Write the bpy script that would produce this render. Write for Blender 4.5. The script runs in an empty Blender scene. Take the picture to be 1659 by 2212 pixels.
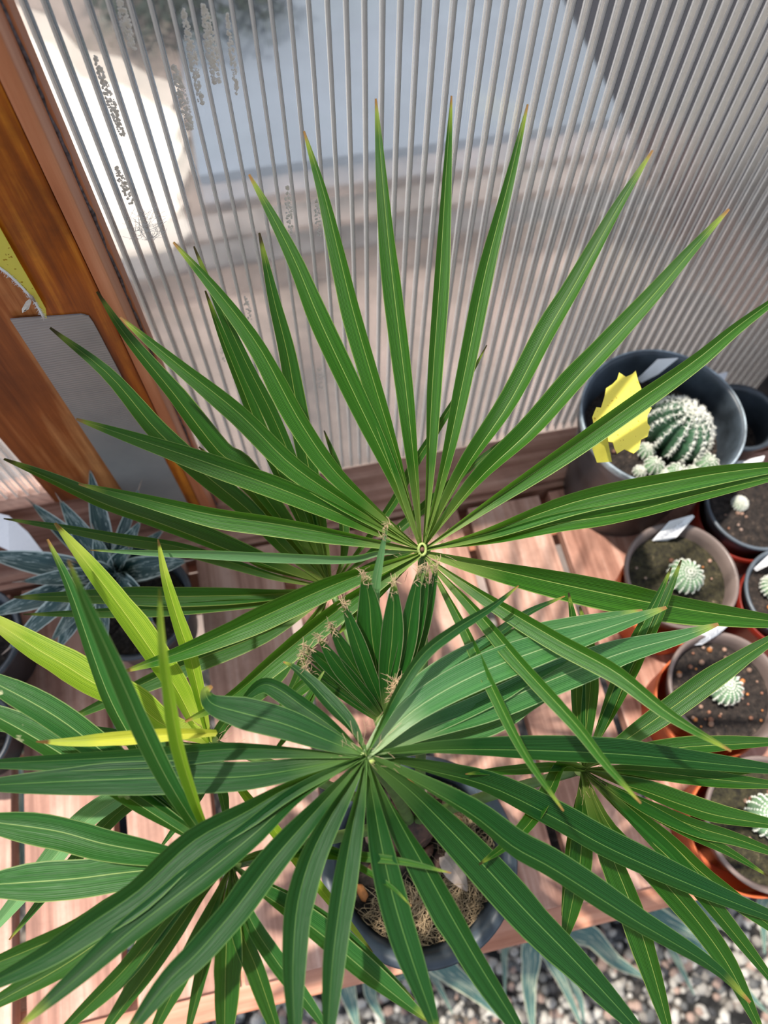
import bpy, bmesh, math, random
from mathutils import Vector, Matrix
import numpy as np
S = bpy.context.scene
C = S.collection
rnd = random.Random(7)

# ---------------------------------------------------------------- camera
FPX, IW, IH, CAMH = 1650.0, 1659.0, 2212.0, 0.85
CX, CY = IW/2, IH/2
down = Vector((-25, 775, FPX)).normalized()          # world down, in lens axes
back = Vector((-830, 0, FPX)); back.y = -(down.x*back.x+down.z*back.z)/down.y; back.normalize()
Zc = -down; Yc = back; Xc = Yc.cross(Zc)
RW = Matrix((Xc, Yc, Zc))                             # lens axes -> world
CAM = Vector((0, 0, CAMH))
cd = bpy.data.cameras.new('camera'); cam = bpy.data.objects.new('camera', cd); C.objects.link(cam)
r_, d_, f_ = RW @ Vector((1,0,0)), RW @ Vector((0,1,0)), RW @ Vector((0,0,1))
m = Matrix((r_, -d_, -f_)).transposed().to_4x4(); m.translation = CAM
cam.matrix_world = m
cd.sensor_fit = 'HORIZONTAL'; cd.sensor_width = 36.0; cd.lens = FPX/IW*36.0
cd.clip_start = .01; cd.clip_end = 50
cd.dof.use_dof = True; cd.dof.focus_distance = .52; cd.dof.aperture_fstop = 7.5
S.camera = cam
# ---------------------------------------------------------------- light
w = bpy.data.worlds.new('sky'); S.world = w; w.use_nodes = True
nt = w.node_tree; nt.nodes.clear()
sk = nt.nodes.new('ShaderNodeTexSky'); sk.sky_type = 'NISHITA'; sk.sun_disc = False
sk.sun_elevation = math.radians(56); sk.sun_rotation = math.radians(-33); sk.air_density = .7; sk.dust_density = 2.5; sk.ozone_density = 1.0
bg = nt.nodes.new('ShaderNodeBackground'); bg.inputs[1].default_value = .34
wo = nt.nodes.new('ShaderNodeOutputWorld')
hs = nt.nodes.new('ShaderNodeHueSaturation'); hs.inputs['Saturation'].default_value = .55; nt.links.new(sk.outputs[0], hs.inputs['Color']); nt.links.new(hs.outputs[0], bg.inputs[0]); nt.links.new(bg.outputs[0], wo.inputs[0])
sl = bpy.data.lights.new('sun', 'SUN'); sl.energy = 6.0; sl.angle = math.radians(1.6); sl.color = (1.0, .93, .84)
so = bpy.data.objects.new('sun', sl); C.objects.link(so)
so.rotation_euler = Vector((.28, -.17, -.945)).to_track_quat('-Z', 'Y').to_euler(); so.location = (-1, 1.5, 2.5)
S.view_settings.view_transform = 'Standard'; S.view_settings.look = 'None'
S.view_settings.gamma = 1.0; S.view_settings.use_curve_mapping = False
S.view_settings.exposure = 0.05
S.cycles.max_bounces = 10; S.cycles.transparent_max_bounces = 24; S.cycles.transmission_bounces = 10
S.cycles.caustics_reflective = False; S.cycles.caustics_refractive = False

# ---------------------------------------------------------------- helpers
def ray(px, py): return RW @ Vector(((px-CX)/FPX, (py-CY)/FPX, 1.0))
def P(px, py, d): return CAM + ray(px, py)*d
def atz(px, py, z):
    r = ray(px, py); return CAM + r*((z-CAMH)/r.z)
def aty(px, py, y):
    r = ray(px, py); return CAM + r*(y/r.y)

class Mat:
    def __init__(s, name):
        s.m = bpy.data.materials.new(name); s.m.use_nodes = True
        s.n = s.m.node_tree.nodes; s.l = s.m.node_tree.links
        s.b = s.n['Principled BSDF']; s.o = s.n['Material Output']
    def node(s, t, **k):
        n = s.n.new(t)
        for a, v in k.items():
            if a.startswith('i_'):
                key = a[2:]; key = int(key) if key.isdigit() else key
                n.inputs[key].default_value = v
            else: setattr(n, a, v)
        return n
    def link(s, a, b): s.l.new(a, b)
    def math(s, op, a, b=None, c=None):
        n = s.n.new('ShaderNodeMath'); n.operation = op
        for i, v in enumerate((a, b, c)):
            if v is None: continue
            if isinstance(v, (int, float)): n.inputs[i].default_value = v
            else: s.link(v, n.inputs[i])
        return n.outputs[0]
    def mix(s, f, a, b, bt='MIX'):
        n = s.n.new('ShaderNodeMix'); n.data_type = 'RGBA'; n.blend_type = bt
        for i, v in ((0, f), (6, a), (7, b)):
            if isinstance(v, (int, float)): n.inputs[i].default_value = v
            elif isinstance(v, tuple): n.inputs[i].default_value = v if len(v) == 4 else v+(1,)
            else: s.link(v, n.inputs[i])
        return n.outputs[2]
    def coords(s, kind='Object', scale=(1,1,1)):
        t = s.n.new('ShaderNodeTexCoord'); mp = s.n.new('ShaderNodeMapping')
        mp.inputs['Scale'].default_value = scale
        s.link(t.outputs[kind], mp.inputs[0]); return mp.outputs[0]
    def noise(s, vec, scale, detail=4, rough=.55):
        n = s.node('ShaderNodeTexNoise', i_Scale=scale, i_Detail=detail, i_Roughness=rough)
        if vec is not None: s.link(vec, n.inputs['Vector'])
        return n.outputs[0]
    def ramp(s, f, stops):
        n = s.n.new('ShaderNodeValToRGB'); s.link(f, n.inputs[0])
        e = n.color_ramp.elements
        while len(e) < len(stops): e.new(.5)
        for q, (p, c) in zip(e, stops):
            q.position = p; q.color = c if len(c) == 4 else tuple(c)+(1,)
        return n.outputs[0]
    def bump(s, h, strength=.3, dist=.001):
        n = s.node('ShaderNodeBump', i_Strength=strength, i_Distance=dist)
        s.link(h, n.inputs['Height']); s.link(n.outputs[0], s.b.inputs['Normal']); return n.outputs[0]

def flat(name, col, rough=.5, var=.12, scale=40, spec=.5, trans=0, bump=0):
    M = Mat(name); v = M.coords()
    n = M.noise(v, scale)
    dark = tuple(c*(1-var*2) for c in col); lite = tuple(min(1, c*(1+var*2)) for c in col)
    M.link(M.ramp(n, [(.3, dark), (.7, lite)]), M.b.inputs['Base Color'])
    M.b.inputs['Roughness'].default_value = rough
    M.b.inputs['Specular IOR Level'].default_value = spec
    if bump: M.bump(n, bump)
    if trans:
        tr = M.node('ShaderNodeBsdfTranslucent'); tr.inputs[0].default_value = tuple(col)+(1,)
        mx = M.node('ShaderNodeMixShader', i_0=trans)
        M.link(M.b.outputs[0], mx.inputs[1]); M.link(tr.outputs[0], mx.inputs[2]); M.link(mx.outputs[0], M.o.inputs[0])
    return M.m

def wood(name, a, b, c, axis='Y', rough=.55, grain=60, stain=.5, spec=.4):
    M = Mat(name)
    sc = {'X': (.05,1,1), 'Y': (1,.05,1), 'Z': (1,1,.05)}[axis]
    v = M.coords('Object', sc)
    oi = M.node('ShaderNodeObjectInfo')
    ad = M.node('ShaderNodeVectorMath', operation='ADD'); M.link(v, ad.inputs[0])
    sc2 = M.node('ShaderNodeVectorMath', operation='SCALE'); sc2.inputs[0].default_value = (7,3,5); M.link(oi.outputs['Random'], sc2.inputs['Scale'])
    M.link(sc2.outputs[0], ad.inputs[1]); v = ad.outputs[0]
    g = M.noise(v, grain*4, 5, .65); g2 = M.noise(v, grain, 3)
    mixf = M.math('ADD', M.math('MULTIPLY', g, .5), M.math('MULTIPLY', g2, .5))
    col = M.ramp(mixf, [(.38, a), (.5, b), (.62, c)])
    v2 = M.coords('Object'); st = M.noise(v2, 14, 5, .7)
    stf = M.math('MULTIPLY', M.ramp(st, [(.45, (0,0,0)), (.7, (1,1,1))]), stain)
    col = M.mix(stf, col, tuple(x*.5 for x in a))
    M.link(col, M.b.inputs['Base Color'])
    M.b.inputs['Roughness'].default_value = rough; M.b.inputs['Specular IOR Level'].default_value = spec
    M.bump(g, .35, .0006)
    return M.m

def leafmat(name, c_dark, c_lite, rib, tip=(.30,.15,.05), edge=None, trans=.35, rough=.40, brown=.982, yel=.965, blotch=0, spec=.32):
    M = Mat(name)
    uv = M.node('ShaderNodeUVMap'); sp = M.node('ShaderNodeSeparateXYZ'); M.link(uv.outputs[0], sp.inputs[0])
    u, v = sp.outputs[0], sp.outputs[1]
    cb = M.node('ShaderNodeCombineXYZ'); M.link(M.math('MULTIPLY', u, 1.0), cb.inputs[0]); M.link(M.math('MULTIPLY', v, .02), cb.inputs[1])
    fine = M.noise(cb.outputs[0], 22, 4, .75)
    wv = M.math('SINE', M.math('MULTIPLY', u, 126.0))
    st = M.math('ADD', M.math('MULTIPLY', M.math('SUBTRACT', fine, .5), 1.5), M.math('MULTIPLY', wv, .17))
    base = M.ramp(M.math('ADD', st, .5), [(.34, c_dark), (.68, c_lite)])
    big = M.noise(M.coords('Object'), 9, 3)
    base = M.mix(M.math('MULTIPLY', big, .35), base, c_lite)
    # midrib and margins
    dm = M.math('ABSOLUTE', M.math('SUBTRACT', u, .5))
    mr = M.math('LESS_THAN', dm, .014)
    base = M.mix(M.math('MULTIPLY', mr, .6), base, rib)
    de = M.math('GREATER_THAN', dm, .472)
    base = M.mix(M.math('MULTIPLY', de, .5), base, edge or rib)
    # near hub: paler
    nh = M.ramp(v, [(0.02, (1,1,1)), (.20, (0,0,0))])
    base = M.mix(M.math('MULTIPLY', nh, .6), base, rib)
    vn = M.math('ADD', v, M.math('MULTIPLY', M.math('SUBTRACT', fine, .5), .06))
    ty = M.ramp(vn, [(yel-.05, (0,0,0)), (yel+.03, (1,1,1))])
    base = M.mix(M.math('MULTIPLY', ty, .7), base, (.42,.50,.07))
    tb = M.ramp(vn, [(brown-.012, (0,0,0)), (brown+.006, (1,1,1))])
    base = M.mix(tb, base, tip)
    if blotch:
        bn = M.noise(M.coords('Object', (1,1,1)), 55, 3)
        bf = M.ramp(bn, [(.66, (0,0,0)), (.70, (1,1,1))])
        base = M.mix(M.math('MULTIPLY', bf, blotch), base, (.72,.70,.42))
    M.link(base, M.b.inputs['Base Color'])
    M.b.inputs['Roughness'].default_value = rough
    M.b.inputs['Specular IOR Level'].default_value = spec
    nb = M.bump(st, .5, .0008)
    tr = M.node('ShaderNodeBsdfTranslucent')
    M.link(M.mix(.5, base, (.35,.75,.04), 'MIX'), tr.inputs[0])
    mx = M.node('ShaderNodeMixShader', i_0=trans)
    M.link(M.b.outputs[0], mx.inputs[1]); M.link(tr.outputs[0], mx.inputs[2]); M.link(mx.outputs[0], M.o.inputs[0])
    return M.m

def soilmat(name, dark, lite, speck=.12):
    M = Mat(name); v = M.coords()
    n = M.noise(v, 160, 6, .7); vo = M.node('ShaderNodeTexVoronoi', i_Scale=140.0); M.link(v, vo.inputs['Vector'])
    col = M.ramp(n, [(.35, dark), (.6, lite), (.78, (.28,.2,.14))])
    M.link(col, M.b.inputs['Base Color']); M.b.inputs['Roughness'].default_value = .9
    M.bump(M.math('ADD', n, vo.outputs['Distance']), 1.0, .004); return M.m

# ---- mesh helpers
def obj(name, me, mat=None, parent=None, kind=None, label=None, smooth=True):
    if isinstance(me, bmesh.types.BMesh):
        bm = me; me = bpy.data.meshes.new(name); bm.to_mesh(me); bm.free()
    if smooth:
        me.polygons.foreach_set('use_smooth', [True]*len(me.polygons))
    o = bpy.data.objects.new(name, me); C.objects.link(o)
    if mat is not None:
        for q in (mat if isinstance(mat, (list, tuple)) else [mat]):
            if len(me.materials) < (len(mat) if isinstance(mat, (list, tuple)) else 1): me.materials.append(q)
    if parent is not None:
        o.parent = parent
        o.matrix_parent_inverse = parent_world(parent).inverted()
    if kind: o['kind'] = kind
    if label: o['label'] = label
    return o
def parent_world(o):
    mw = Matrix.LocRotScale(o.location, o.rotation_euler, o.scale)
    if o.parent is not None: mw = parent_world(o.parent) @ o.matrix_parent_inverse @ mw
    return mw
def thing(name, label, cat, loc=(0,0,0), group=None):
    o = bpy.data.objects.new(name, None); C.objects.link(o); o.location = loc
    o.empty_display_size = .02
    o['label'] = label; o['category'] = cat
    if group: o['group'] = group
    return o
def tag(o, label, cat, group=None):
    o['label'] = label; o['category'] = cat
    if group: o['group'] = group
    return o
def box(bm, x0, x1, y0, y1, z0, z1, bev=.0):
    vs = bmesh.ops.create_cube(bm, size=1)['verts']
    for v in vs:
        v.co = Vector(((x0+x1)/2+v.co.x*(x1-x0), (y0+y1)/2+v.co.y*(y1-y0), (z0+z1)/2+v.co.z*(z1-z0)))
    if bev:
        es = list({e for v in vs for e in v.link_edges})
        bmesh.ops.bevel(bm, geom=es, offset=bev, segments=2, profile=.6, affect='EDGES')
def boxo(name, dims, mat, parent=None, bev=.001, kind=None, label=None):
    bm = bmesh.new(); box(bm, *dims, bev=bev)
    return obj(name, bm, mat, parent, kind, label, smooth=False)
def tubev(verts, faces, pts, rads, n=6, cap=True):
    b0 = len(verts); L = len(pts)
    for i, p in enumerate(pts):
        t = (pts[min(i+1, L-1)]-pts[max(i-1, 0)]).normalized()
        a = t.orthogonal().normalized() if i == 0 else (a - t*a.dot(t)).normalized()
        bb = t.cross(a)
        for k in range(n):
            an = 2*math.pi*k/n
            verts.append(p+(a*math.cos(an)+bb*math.sin(an))*rads[i])
    for i in range(L-1):
        for k in range(n):
            faces.append((b0+i*n+k, b0+i*n+(k+1)%n, b0+(i+1)*n+(k+1)%n, b0+(i+1)*n+k))
    if cap:
        faces.append(tuple(b0+k for k in range(n))[::-1]); faces.append(tuple(b0+(L-1)*n+k for k in range(n)))
def mesh(name, verts, faces):
    me = bpy.data.meshes.new(name); me.from_pydata([tuple(v) for v in verts], [], faces); me.update(); return me
def lathe(name, prof, loc, mat, parent, n=56, wob=0, label=None, seed=1):
    R = random.Random(seed); ph = R.random()*6
    vs, fs = [], []
    for (r, z) in prof:
        for k in range(n):
            a = 2*math.pi*k/n
            q = r*(1+wob*(math.sin(2*a+ph)+.5*math.sin(3*a+ph*2)))
            vs.append(Vector((loc[0]+q*math.cos(a), loc[1]+q*math.sin(a), loc[2]+z)))
    for i in range(len(prof)-1):
        for k in range(n):
            fs.append((i*n+k, i*n+(k+1)%n, (i+1)*n+(k+1)%n, (i+1)*n+k))
    if prof[0][0] < 1e-3: pass
    return obj(name, mesh(name, vs, fs), mat, parent, label=label)
def catmull(p, n):
    q = [p[0]*2-p[1]]+list(p)+[p[-1]*2-p[-2]]
    out = []
    segs = len(p)-1
    for i in range(n+1):
        s = i/n*segs; k = min(int(s), segs-1); t = s-k
        a, b, c, d = q[k], q[k+1], q[k+2], q[k+3]
        out.append(.5*((2*b)+(c-a)*t+(2*a-5*b+4*c-d)*t*t+(3*b-a-3*c+d)*t**3))
    return out

# ---------------------------------------------------------------- materials
M_slat = [wood('bench_wood_%d' % i, a, b, c, 'Y', .6, 30, .55) for i, (a, b, c) in enumerate([
    ((.27,.125,.085),(.46,.245,.175),(.62,.385,.30)), ((.24,.105,.07),(.41,.205,.145),(.56,.33,.25)), ((.31,.155,.11),(.50,.285,.21),(.65,.42,.335))])]
M_rail = wood('rail_wood', (.36,.13,.07), (.50,.21,.12), (.62,.31,.2), 'X', .5, 30, .2)
M_sill = wood('sill_wood', (.24,.11,.07), (.40,.21,.15), (.52,.31,.23), 'X', .6, 30, .5)
M_postf = wood('post_dark_wood', (.13,.022,.002), (.36,.082,.004), (.66,.22,.018), 'Z', .35, 26, .55, .5)
M_posts = wood('post_side_wood', (.40,.12,.045), (.55,.19,.08), (.66,.27,.13), 'Z', .45, 16, .1, .5)
M_frame = wood('frame_board_wood', (.12,.026,.005), (.34,.09,.018), (.72,.32,.11), 'Z', .4, 14, .3, .5)
M_black = flat('black_plastic', (.035,.045,.055), .38, .25, 30)
M_blacks = flat('black_soft_plastic', (.05,.065,.08), .42, .3, 25, bump=.2)
M_terra = flat('terracotta_plastic', (.72,.17,.055), .45, .08, 30, trans=.25)
M_clear = flat('smoky_clear_plastic', (.33,.255,.225), .3, .1, 30, trans=.45)
M_clearg = flat('smoky_grey_plastic', (.16,.19,.22), .3, .1, 30, trans=.3)
M_red = flat('dark_red_plastic', (.22,.018,.008), .45, .1, 30)
M_soil = soilmat('dark_soil', (.008,.006,.005), (.045,.032,.025))
M_soilg = soilmat('mossy_soil', (.012,.01,.006), (.06,.052,.022))
M_tape = Mat('tape_silver'); 
_v = M_tape.coords('Object', (1,1,1)); _w = M_tape.node('ShaderNodeTexWave', i_Scale=110.0, i_Distortion=1.5); _w.bands_direction = 'Z'; M_tape.link(_v, _w.inputs['Vector'])
_c = M_tape.mix(M_tape.math('ADD', M_tape.math('MULTIPLY', M_tape.noise(_v, 30), .75), M_tape.math('MULTIPLY', _w.outputs[1], .25)), (.24,.25,.25), (.44,.43,.40)); M_tape.link(_c, M_tape.b.inputs['Base Color'])
M_tape.b.inputs['Metallic'].default_value = .25; M_tape.b.inputs['Roughness'].default_value = .36; M_tape.bump(_w.outputs[1], .25, .0005); M_tape = M_tape.m
M_yel = flat('yellow_card', (.86,.76,.10), .55, .06, 60)
M_yelc = Mat('yellow_card_speckled')
_v = M_yelc.coords(); _n = M_yelc.noise(_v, 330, 1)
M_yelc.link(M_yelc.ramp(_n, [(.27, (.42,.22,.02)), (.31, (.95,.88,.16))]), M_yelc.b.inputs['Base Color']); M_yelc.b.inputs['Roughness'].default_value = .5
_t = M_yelc.node('ShaderNodeBsdfTranslucent'); _t.inputs[0].default_value = (.9,.82,.12,1); _x = M_yelc.node('ShaderNodeMixShader', i_0=.45); M_yelc.link(M_yelc.b.outputs[0], _x.inputs[1]); M_yelc.link(_t.outputs[0], _x.inputs[2]); M_yelc.link(_x.outputs[0], M_yelc.o.inputs[0]); M_yelc = M_yelc.m
M_white = flat('white_fuzz', (.8,.78,.74), .9, .05)
M_tagw = Mat('tag_plain')
_v = M_tagw.coords('Object'); _n = M_tagw.noise(_v, 420, 3)
M_tagw.link(M_tagw.ramp(_n, [(.30, (.80,.80,.82)), (.44, (.86,.86,.87))]), M_tagw.b.inputs['Base Color']); M_tagw.b.inputs['Roughness'].default_value = .6; M_tagw = M_tagw.m
M_tag = flat('white_tag', (.86,.85,.85), .5, .03)
G1 = leafmat('palm_green_bright', (.005,.045,.002), (.032,.135,.009), (.36,.46,.12), trans=.28)
G2 = leafmat('palm_green_deep', (.002,.024,.004), (.011,.068,.013), (.15,.28,.07), trans=.20, rough=.42, spec=.26)
G3 = leafmat('palm_green_back', (.005,.040,.004), (.022,.105,.010), (.34,.40,.10), tip=(.04,.02,.012), brown=.972, trans=.28)
G4 = leafmat('palm_green_pale', (.10,.26,.09), (.20,.40,.17), (.40,.52,.25), trans=.3, rough=.45)
G5 = leafmat('palm_green_left', (.007,.060,.008), (.032,.135,.025), (.40,.52,.18), trans=.22, blotch=.0)
G6 = leafmat('palm_green_streaked', (.007,.060,.008), (.032,.135,.025), (.40,.52,.18), trans=.22, blotch=.7)
GS = leafmat('palm_green_painted_sheen', (.012,.085,.018), (.07,.21,.06), (.45,.56,.28), trans=.3, rough=.34, spec=.5)  # glossier leaf green, the sun's sheen also painted in as paler colour
YG = leafmat('palm_yellow_green', (.13,.27,.010), (.30,.44,.03), (.58,.62,.12), tip=(.10,.04,.015), trans=.4, yel=.82, brown=.965)
YY = leafmat('palm_yellow', (.48,.50,.04), (.66,.66,.07), (.7,.72,.15), tip=(.16,.07,.02), trans=.35, yel=.7, brown=.93)
SP = leafmat('palm_spear_green', (.006,.045,.006), (.02,.11,.012), (.22,.30,.08), edge=(.42,.38,.22), tip=(.5,.4,.2), trans=.12, brown=.96)
M_pet = flat('petiole_green', (.10,.17,.04), .5, .15, 60)
M_hubm = flat('hub_yellow_green', (.42,.50,.14), .45, .15, 120)
M_fib = flat('palm_fibre', (.50,.37,.22), .9, .2, 120, trans=.3)
M_fibd = flat('dry_coir_fibre', (.46,.34,.20), .9, .25, 50, trans=.15)
M_bark = flat('dark_bark', (.07,.03,.018), .7, .5, 90, bump=.6)
M_flap = flat('dry_leaf_base', (.32,.25,.20), .7, .25, 60, bump=.3)

def agavemat(name, c1, c2, cream):
    M = Mat(name)
    uv = M.node('ShaderNodeUVMap'); sp = M.node('ShaderNodeSeparateXYZ'); M.link(uv.outputs[0], sp.inputs[0]); u, v = sp.outputs[0], sp.outputs[1]
    n = M.noise(M.coords(), 40, 4)
    base = M.mix(n, c1, c2)
    cb = M.node('ShaderNodeCombineXYZ'); M.link(u, cb.inputs[0]); M.link(M.math('MULTIPLY', v, .35), cb.inputs[1])
    pn = M.noise(cb.outputs[0], 7, 2)
    lf = M.ramp(M.math('ABSOLUTE', M.math('SUBTRACT', pn, .52)), [(.006, (1,1,1)), (.018, (0,0,0))])
    base = M.mix(M.math('MULTIPLY', lf, .75), base, cream)
    dm = M.math('ABSOLUTE', M.math('SUBTRACT', u, .5))
    de = M.ramp(dm, [(.43, (0,0,0)), (.455, (1,1,1))])
    base = M.mix(de, base, cream)
    M.link(base, M.b.inputs['Base Color']); M.b.inputs['Roughness'].default_value = .5
    M.bump(n, .2, .001); return M.m
M_agv = agavemat('agave_blue_green', (.008,.034,.032), (.030,.085,.082), (.52,.60,.55))
M_agf = agavemat('floor_plant_variegated', (.03,.10,.085), (.10,.20,.17), (.62,.62,.42))

# ---------------------------------------------------------------- structure: floor, ground, panel wall
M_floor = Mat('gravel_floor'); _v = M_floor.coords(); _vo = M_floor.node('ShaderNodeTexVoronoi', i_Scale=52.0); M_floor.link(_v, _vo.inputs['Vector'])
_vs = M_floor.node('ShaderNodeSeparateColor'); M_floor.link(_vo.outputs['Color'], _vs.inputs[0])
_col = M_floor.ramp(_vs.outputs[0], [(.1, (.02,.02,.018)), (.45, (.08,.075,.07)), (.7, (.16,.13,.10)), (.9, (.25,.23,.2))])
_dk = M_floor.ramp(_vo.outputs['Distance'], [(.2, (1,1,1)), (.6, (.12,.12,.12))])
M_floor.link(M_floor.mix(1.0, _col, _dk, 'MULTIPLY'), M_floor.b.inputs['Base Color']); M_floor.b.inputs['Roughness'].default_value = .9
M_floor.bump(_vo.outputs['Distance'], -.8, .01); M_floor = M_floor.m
FZ = -.70
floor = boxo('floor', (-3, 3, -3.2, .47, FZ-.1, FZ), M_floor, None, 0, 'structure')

M_gr = Mat('outside_ground'); _v = M_gr.coords(); _n = M_gr.noise(_v, 3.5, 6, .65)
M_gr.link(M_gr.ramp(_n, [(.35, (.07,.06,.055)), (.5, (.19,.15,.125)), (.65, (.32,.245,.21))]), M_gr.b.inputs['Base Color']); M_gr.b.inputs['Roughness'].default_value = .95; M_gr = M_gr.m
ground = boxo('trim_5', (-4, 6, .47, 8, FZ-.1, FZ), M_gr, None, 0, 'structure')

# twin-wall polycarbonate sheet
WY = .457
def sheetmat(name, clear, milk, rough, refl=True, tpf=.5, mc=(.62,.62,.62,1)):
    M = Mat(name)
    v = M.coords('Object', (1, 1, .03))
    n = M.noise(v, 900, 2, .6)
    n2 = M.noise(M.coords('Object', (1,1,.12)), 220, 3, .6)
    h = M.math('ADD', M.math('MULTIPLY', n, .6), M.math('MULTIPLY', n2, .5))
    bp = M.node('ShaderNodeBump', i_Strength=.35, i_Distance=.0004); M.link(h, bp.inputs['Height'])
    rf = M.node('ShaderNodeBsdfRefraction', i_IOR=1.05, i_Roughness=rough); rf.inputs['Color'].default_value = clear; M.link(bp.outputs[0], rf.inputs['Normal'])
    tp = M.node('ShaderNodeBsdfTransparent'); tp.inputs[0].default_value = clear
    gl = M.node('ShaderNodeBsdfGlossy', i_Roughness=.06); M.link(bp.outputs[0], gl.inputs['Normal'])
    df = M.node('ShaderNodeBsdfDiffuse'); df.inputs[0].default_value = mc
    tl = M.node('ShaderNodeBsdfTranslucent'); tl.inputs[0].default_value = (.75,.73,.70,1)
    m0 = M.node('ShaderNodeMixShader', i_0=tpf); M.link(rf.outputs[0], m0.inputs[1]); M.link(tp.outputs[0], m0.inputs[2])
    m1 = M.node('ShaderNodeMixShader', i_0=.5); M.link(df.outputs[0], m1.inputs[1]); M.link(tl.outputs[0], m1.inputs[2])
    m2 = M.node('ShaderNodeMixShader', i_0=milk); M.link(m0.outputs[0], m2.inputs[1]); M.link(m1.outputs[0], m2.inputs[2])
    fr = M.node('ShaderNodeFresnel', i_IOR=1.5)
    m3 = M.node('ShaderNodeMixShader'); M.link(fr.outputs[0] if refl else M.math('MULTIPLY', fr.outputs[0], .35), m3.inputs[0]); M.link(m2.outputs[0], m3.inputs[1]); M.link(gl.outputs[0], m3.inputs[2])
    M.link(m3.outputs[0], M.o.inputs[0]); return M.m
M_skin = sheetmat('polycarbonate_skin', (.93,.945,.96,1), .06, .2)
M_skinb = sheetmat('polycarbonate_back_skin', (.94,.955,.97,1), .05, .1, False, .92)
_m = Mat('polycarbonate_rib'); _t = _m.node('ShaderNodeBsdfTranslucent'); _t.inputs[0].default_value = (.95,.91,.83,1)
_tp = _m.node('ShaderNodeBsdfTransparent'); _x = _m.node('ShaderNodeMixShader', i_0=.25); _x2 = _m.node('ShaderNodeMixShader', i_0=.04); _d = _m.node('ShaderNodeBsdfDiffuse'); _d.inputs[0].default_value = (.9,.86,.8,1)
_m.link(_t.outputs[0], _x.inputs[1]); _m.link(_d.outputs[0], _x.inputs[2]); _m.link(_x.outputs[0], _x2.inputs[1]); _m.link(_tp.outputs[0], _x2.inputs[2]); _m.link(_x2.outputs[0], _m.o.inputs[0]); M_rib = _m.m
M_web = sheetmat('polycarbonate_web', (.95,.96,.97,1), .05, .1, False, .93, (.9,.86,.8,1))
M_ribl = sheetmat('polycarbonate_rib_edge', (.3,.31,.33,1), .25, .2)
def quad(name, pts, mat, parent=None, kind=None):
    return obj(name, mesh(name, pts, [tuple(range(len(pts)))]), mat, parent, kind, smooth=False)
X0, X1, ZB, ZT = -.1045, 1.05, .004, .65
wall = quad('wall_back', [(X0,WY,ZB),(X1,WY,ZB),(X1,WY,ZT),(X0,WY,ZT)], M_skin, None, 'structure')
quad('back_skin', [(X0,WY+.0095,ZB),(X1,WY+.0095,ZB),(X1,WY+.0095,ZT),(X0,WY+.0095,ZT)], M_skinb, wall)
def ribmesh(bm, zb, zt):
    box(bm, -.0003, .0003, .0003, .0092, zb, zt)
    for f in bm.faces: f.material_index = 1
    vs = [bm.verts.new(p) for p in ((-.0013,-.0003,zb),(-.0003,.0012,zb),(.0003,.0012,zb),(.0012,-.0003,zb),(-.0013,-.0003,zt),(-.0003,.0012,zt),(.0003,.0012,zt),(.0012,-.0003,zt))]
    bm.faces.new((vs[0],vs[3],vs[7],vs[4]))
    vs = [bm.verts.new(p) for p in ((-.0006,.0090,zb),(.0006,.0090,zb),(.0006,.0090,zt),(-.0006,.0090,zt))]
    bm.faces.new(vs)
bm = bmesh.new(); ribmesh(bm, ZB, ZT)
rib_me = bpy.data.meshes.new('flute_rib'); bm.to_mesh(rib_me); bm.free(); rib_me.materials.append(M_rib); rib_me.materials.append(M_web)
bm = bmesh.new(); box(bm, .00125, .00145, -.0002, .0092, ZB, ZT)
rib2 = bpy.data.meshes.new('rib_edge'); bm.to_mesh(rib2); bm.free(); rib2.materials.append(M_ribl)
k = 0; x = .0895-.01115*17
while x < X1:
    if x > X0+.003:
        o = bpy.data.objects.new('flute_rib', rib_me); C.objects.link(o); o.parent = wall; o.location = (x, WY, 0)
        o2 = bpy.data.objects.new('rib_edge', rib2); C.objects.link(o2); o2.parent = o
    x += .01115
LY = .4300
# left bay sheet, set further out on a higher sill
win = quad('window_1', [(-.8,LY,.118),(-.235,LY,.118),(-.235,LY,ZT),(-.8,LY,ZT)], M_skin, None, 'structure')
bm = bmesh.new()
rib3 = bpy.data.meshes.new('window_flute_rib'); ribmesh(bm, .118, ZT); bm.to_mesh(rib3); bm.free(); rib3.materials.append(M_rib); rib3.materials.append(M_web)
quad('back_skin', [(-.8,LY+.0095,.118),(-.235,LY+.0095,.118),(-.235,LY+.0095,ZT),(-.8,LY+.0095,ZT)], M_skinb, win)
for i in range(40):
    o = bpy.data.objects.new('flute_rib', rib3); C.objects.link(o); o.parent = win; o.location = (-.24-.01115*i, LY, 0)

# posts, sills
post = boxo('trim_1', (-.160, -.1168, .412, .468, -.005, .65), M_postf, None, .0015, 'structure')
boxo('side_batten', (-.1166, -.1060, .411, .4385, -.004, .65), M_posts, post, .002)
bm = bmesh.new()
box(bm, -.1165, -.1030, .4388, .4565, -.003, .65, .001)
obj('glazing_bead', bm, M_posts, post, smooth=False)
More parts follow.
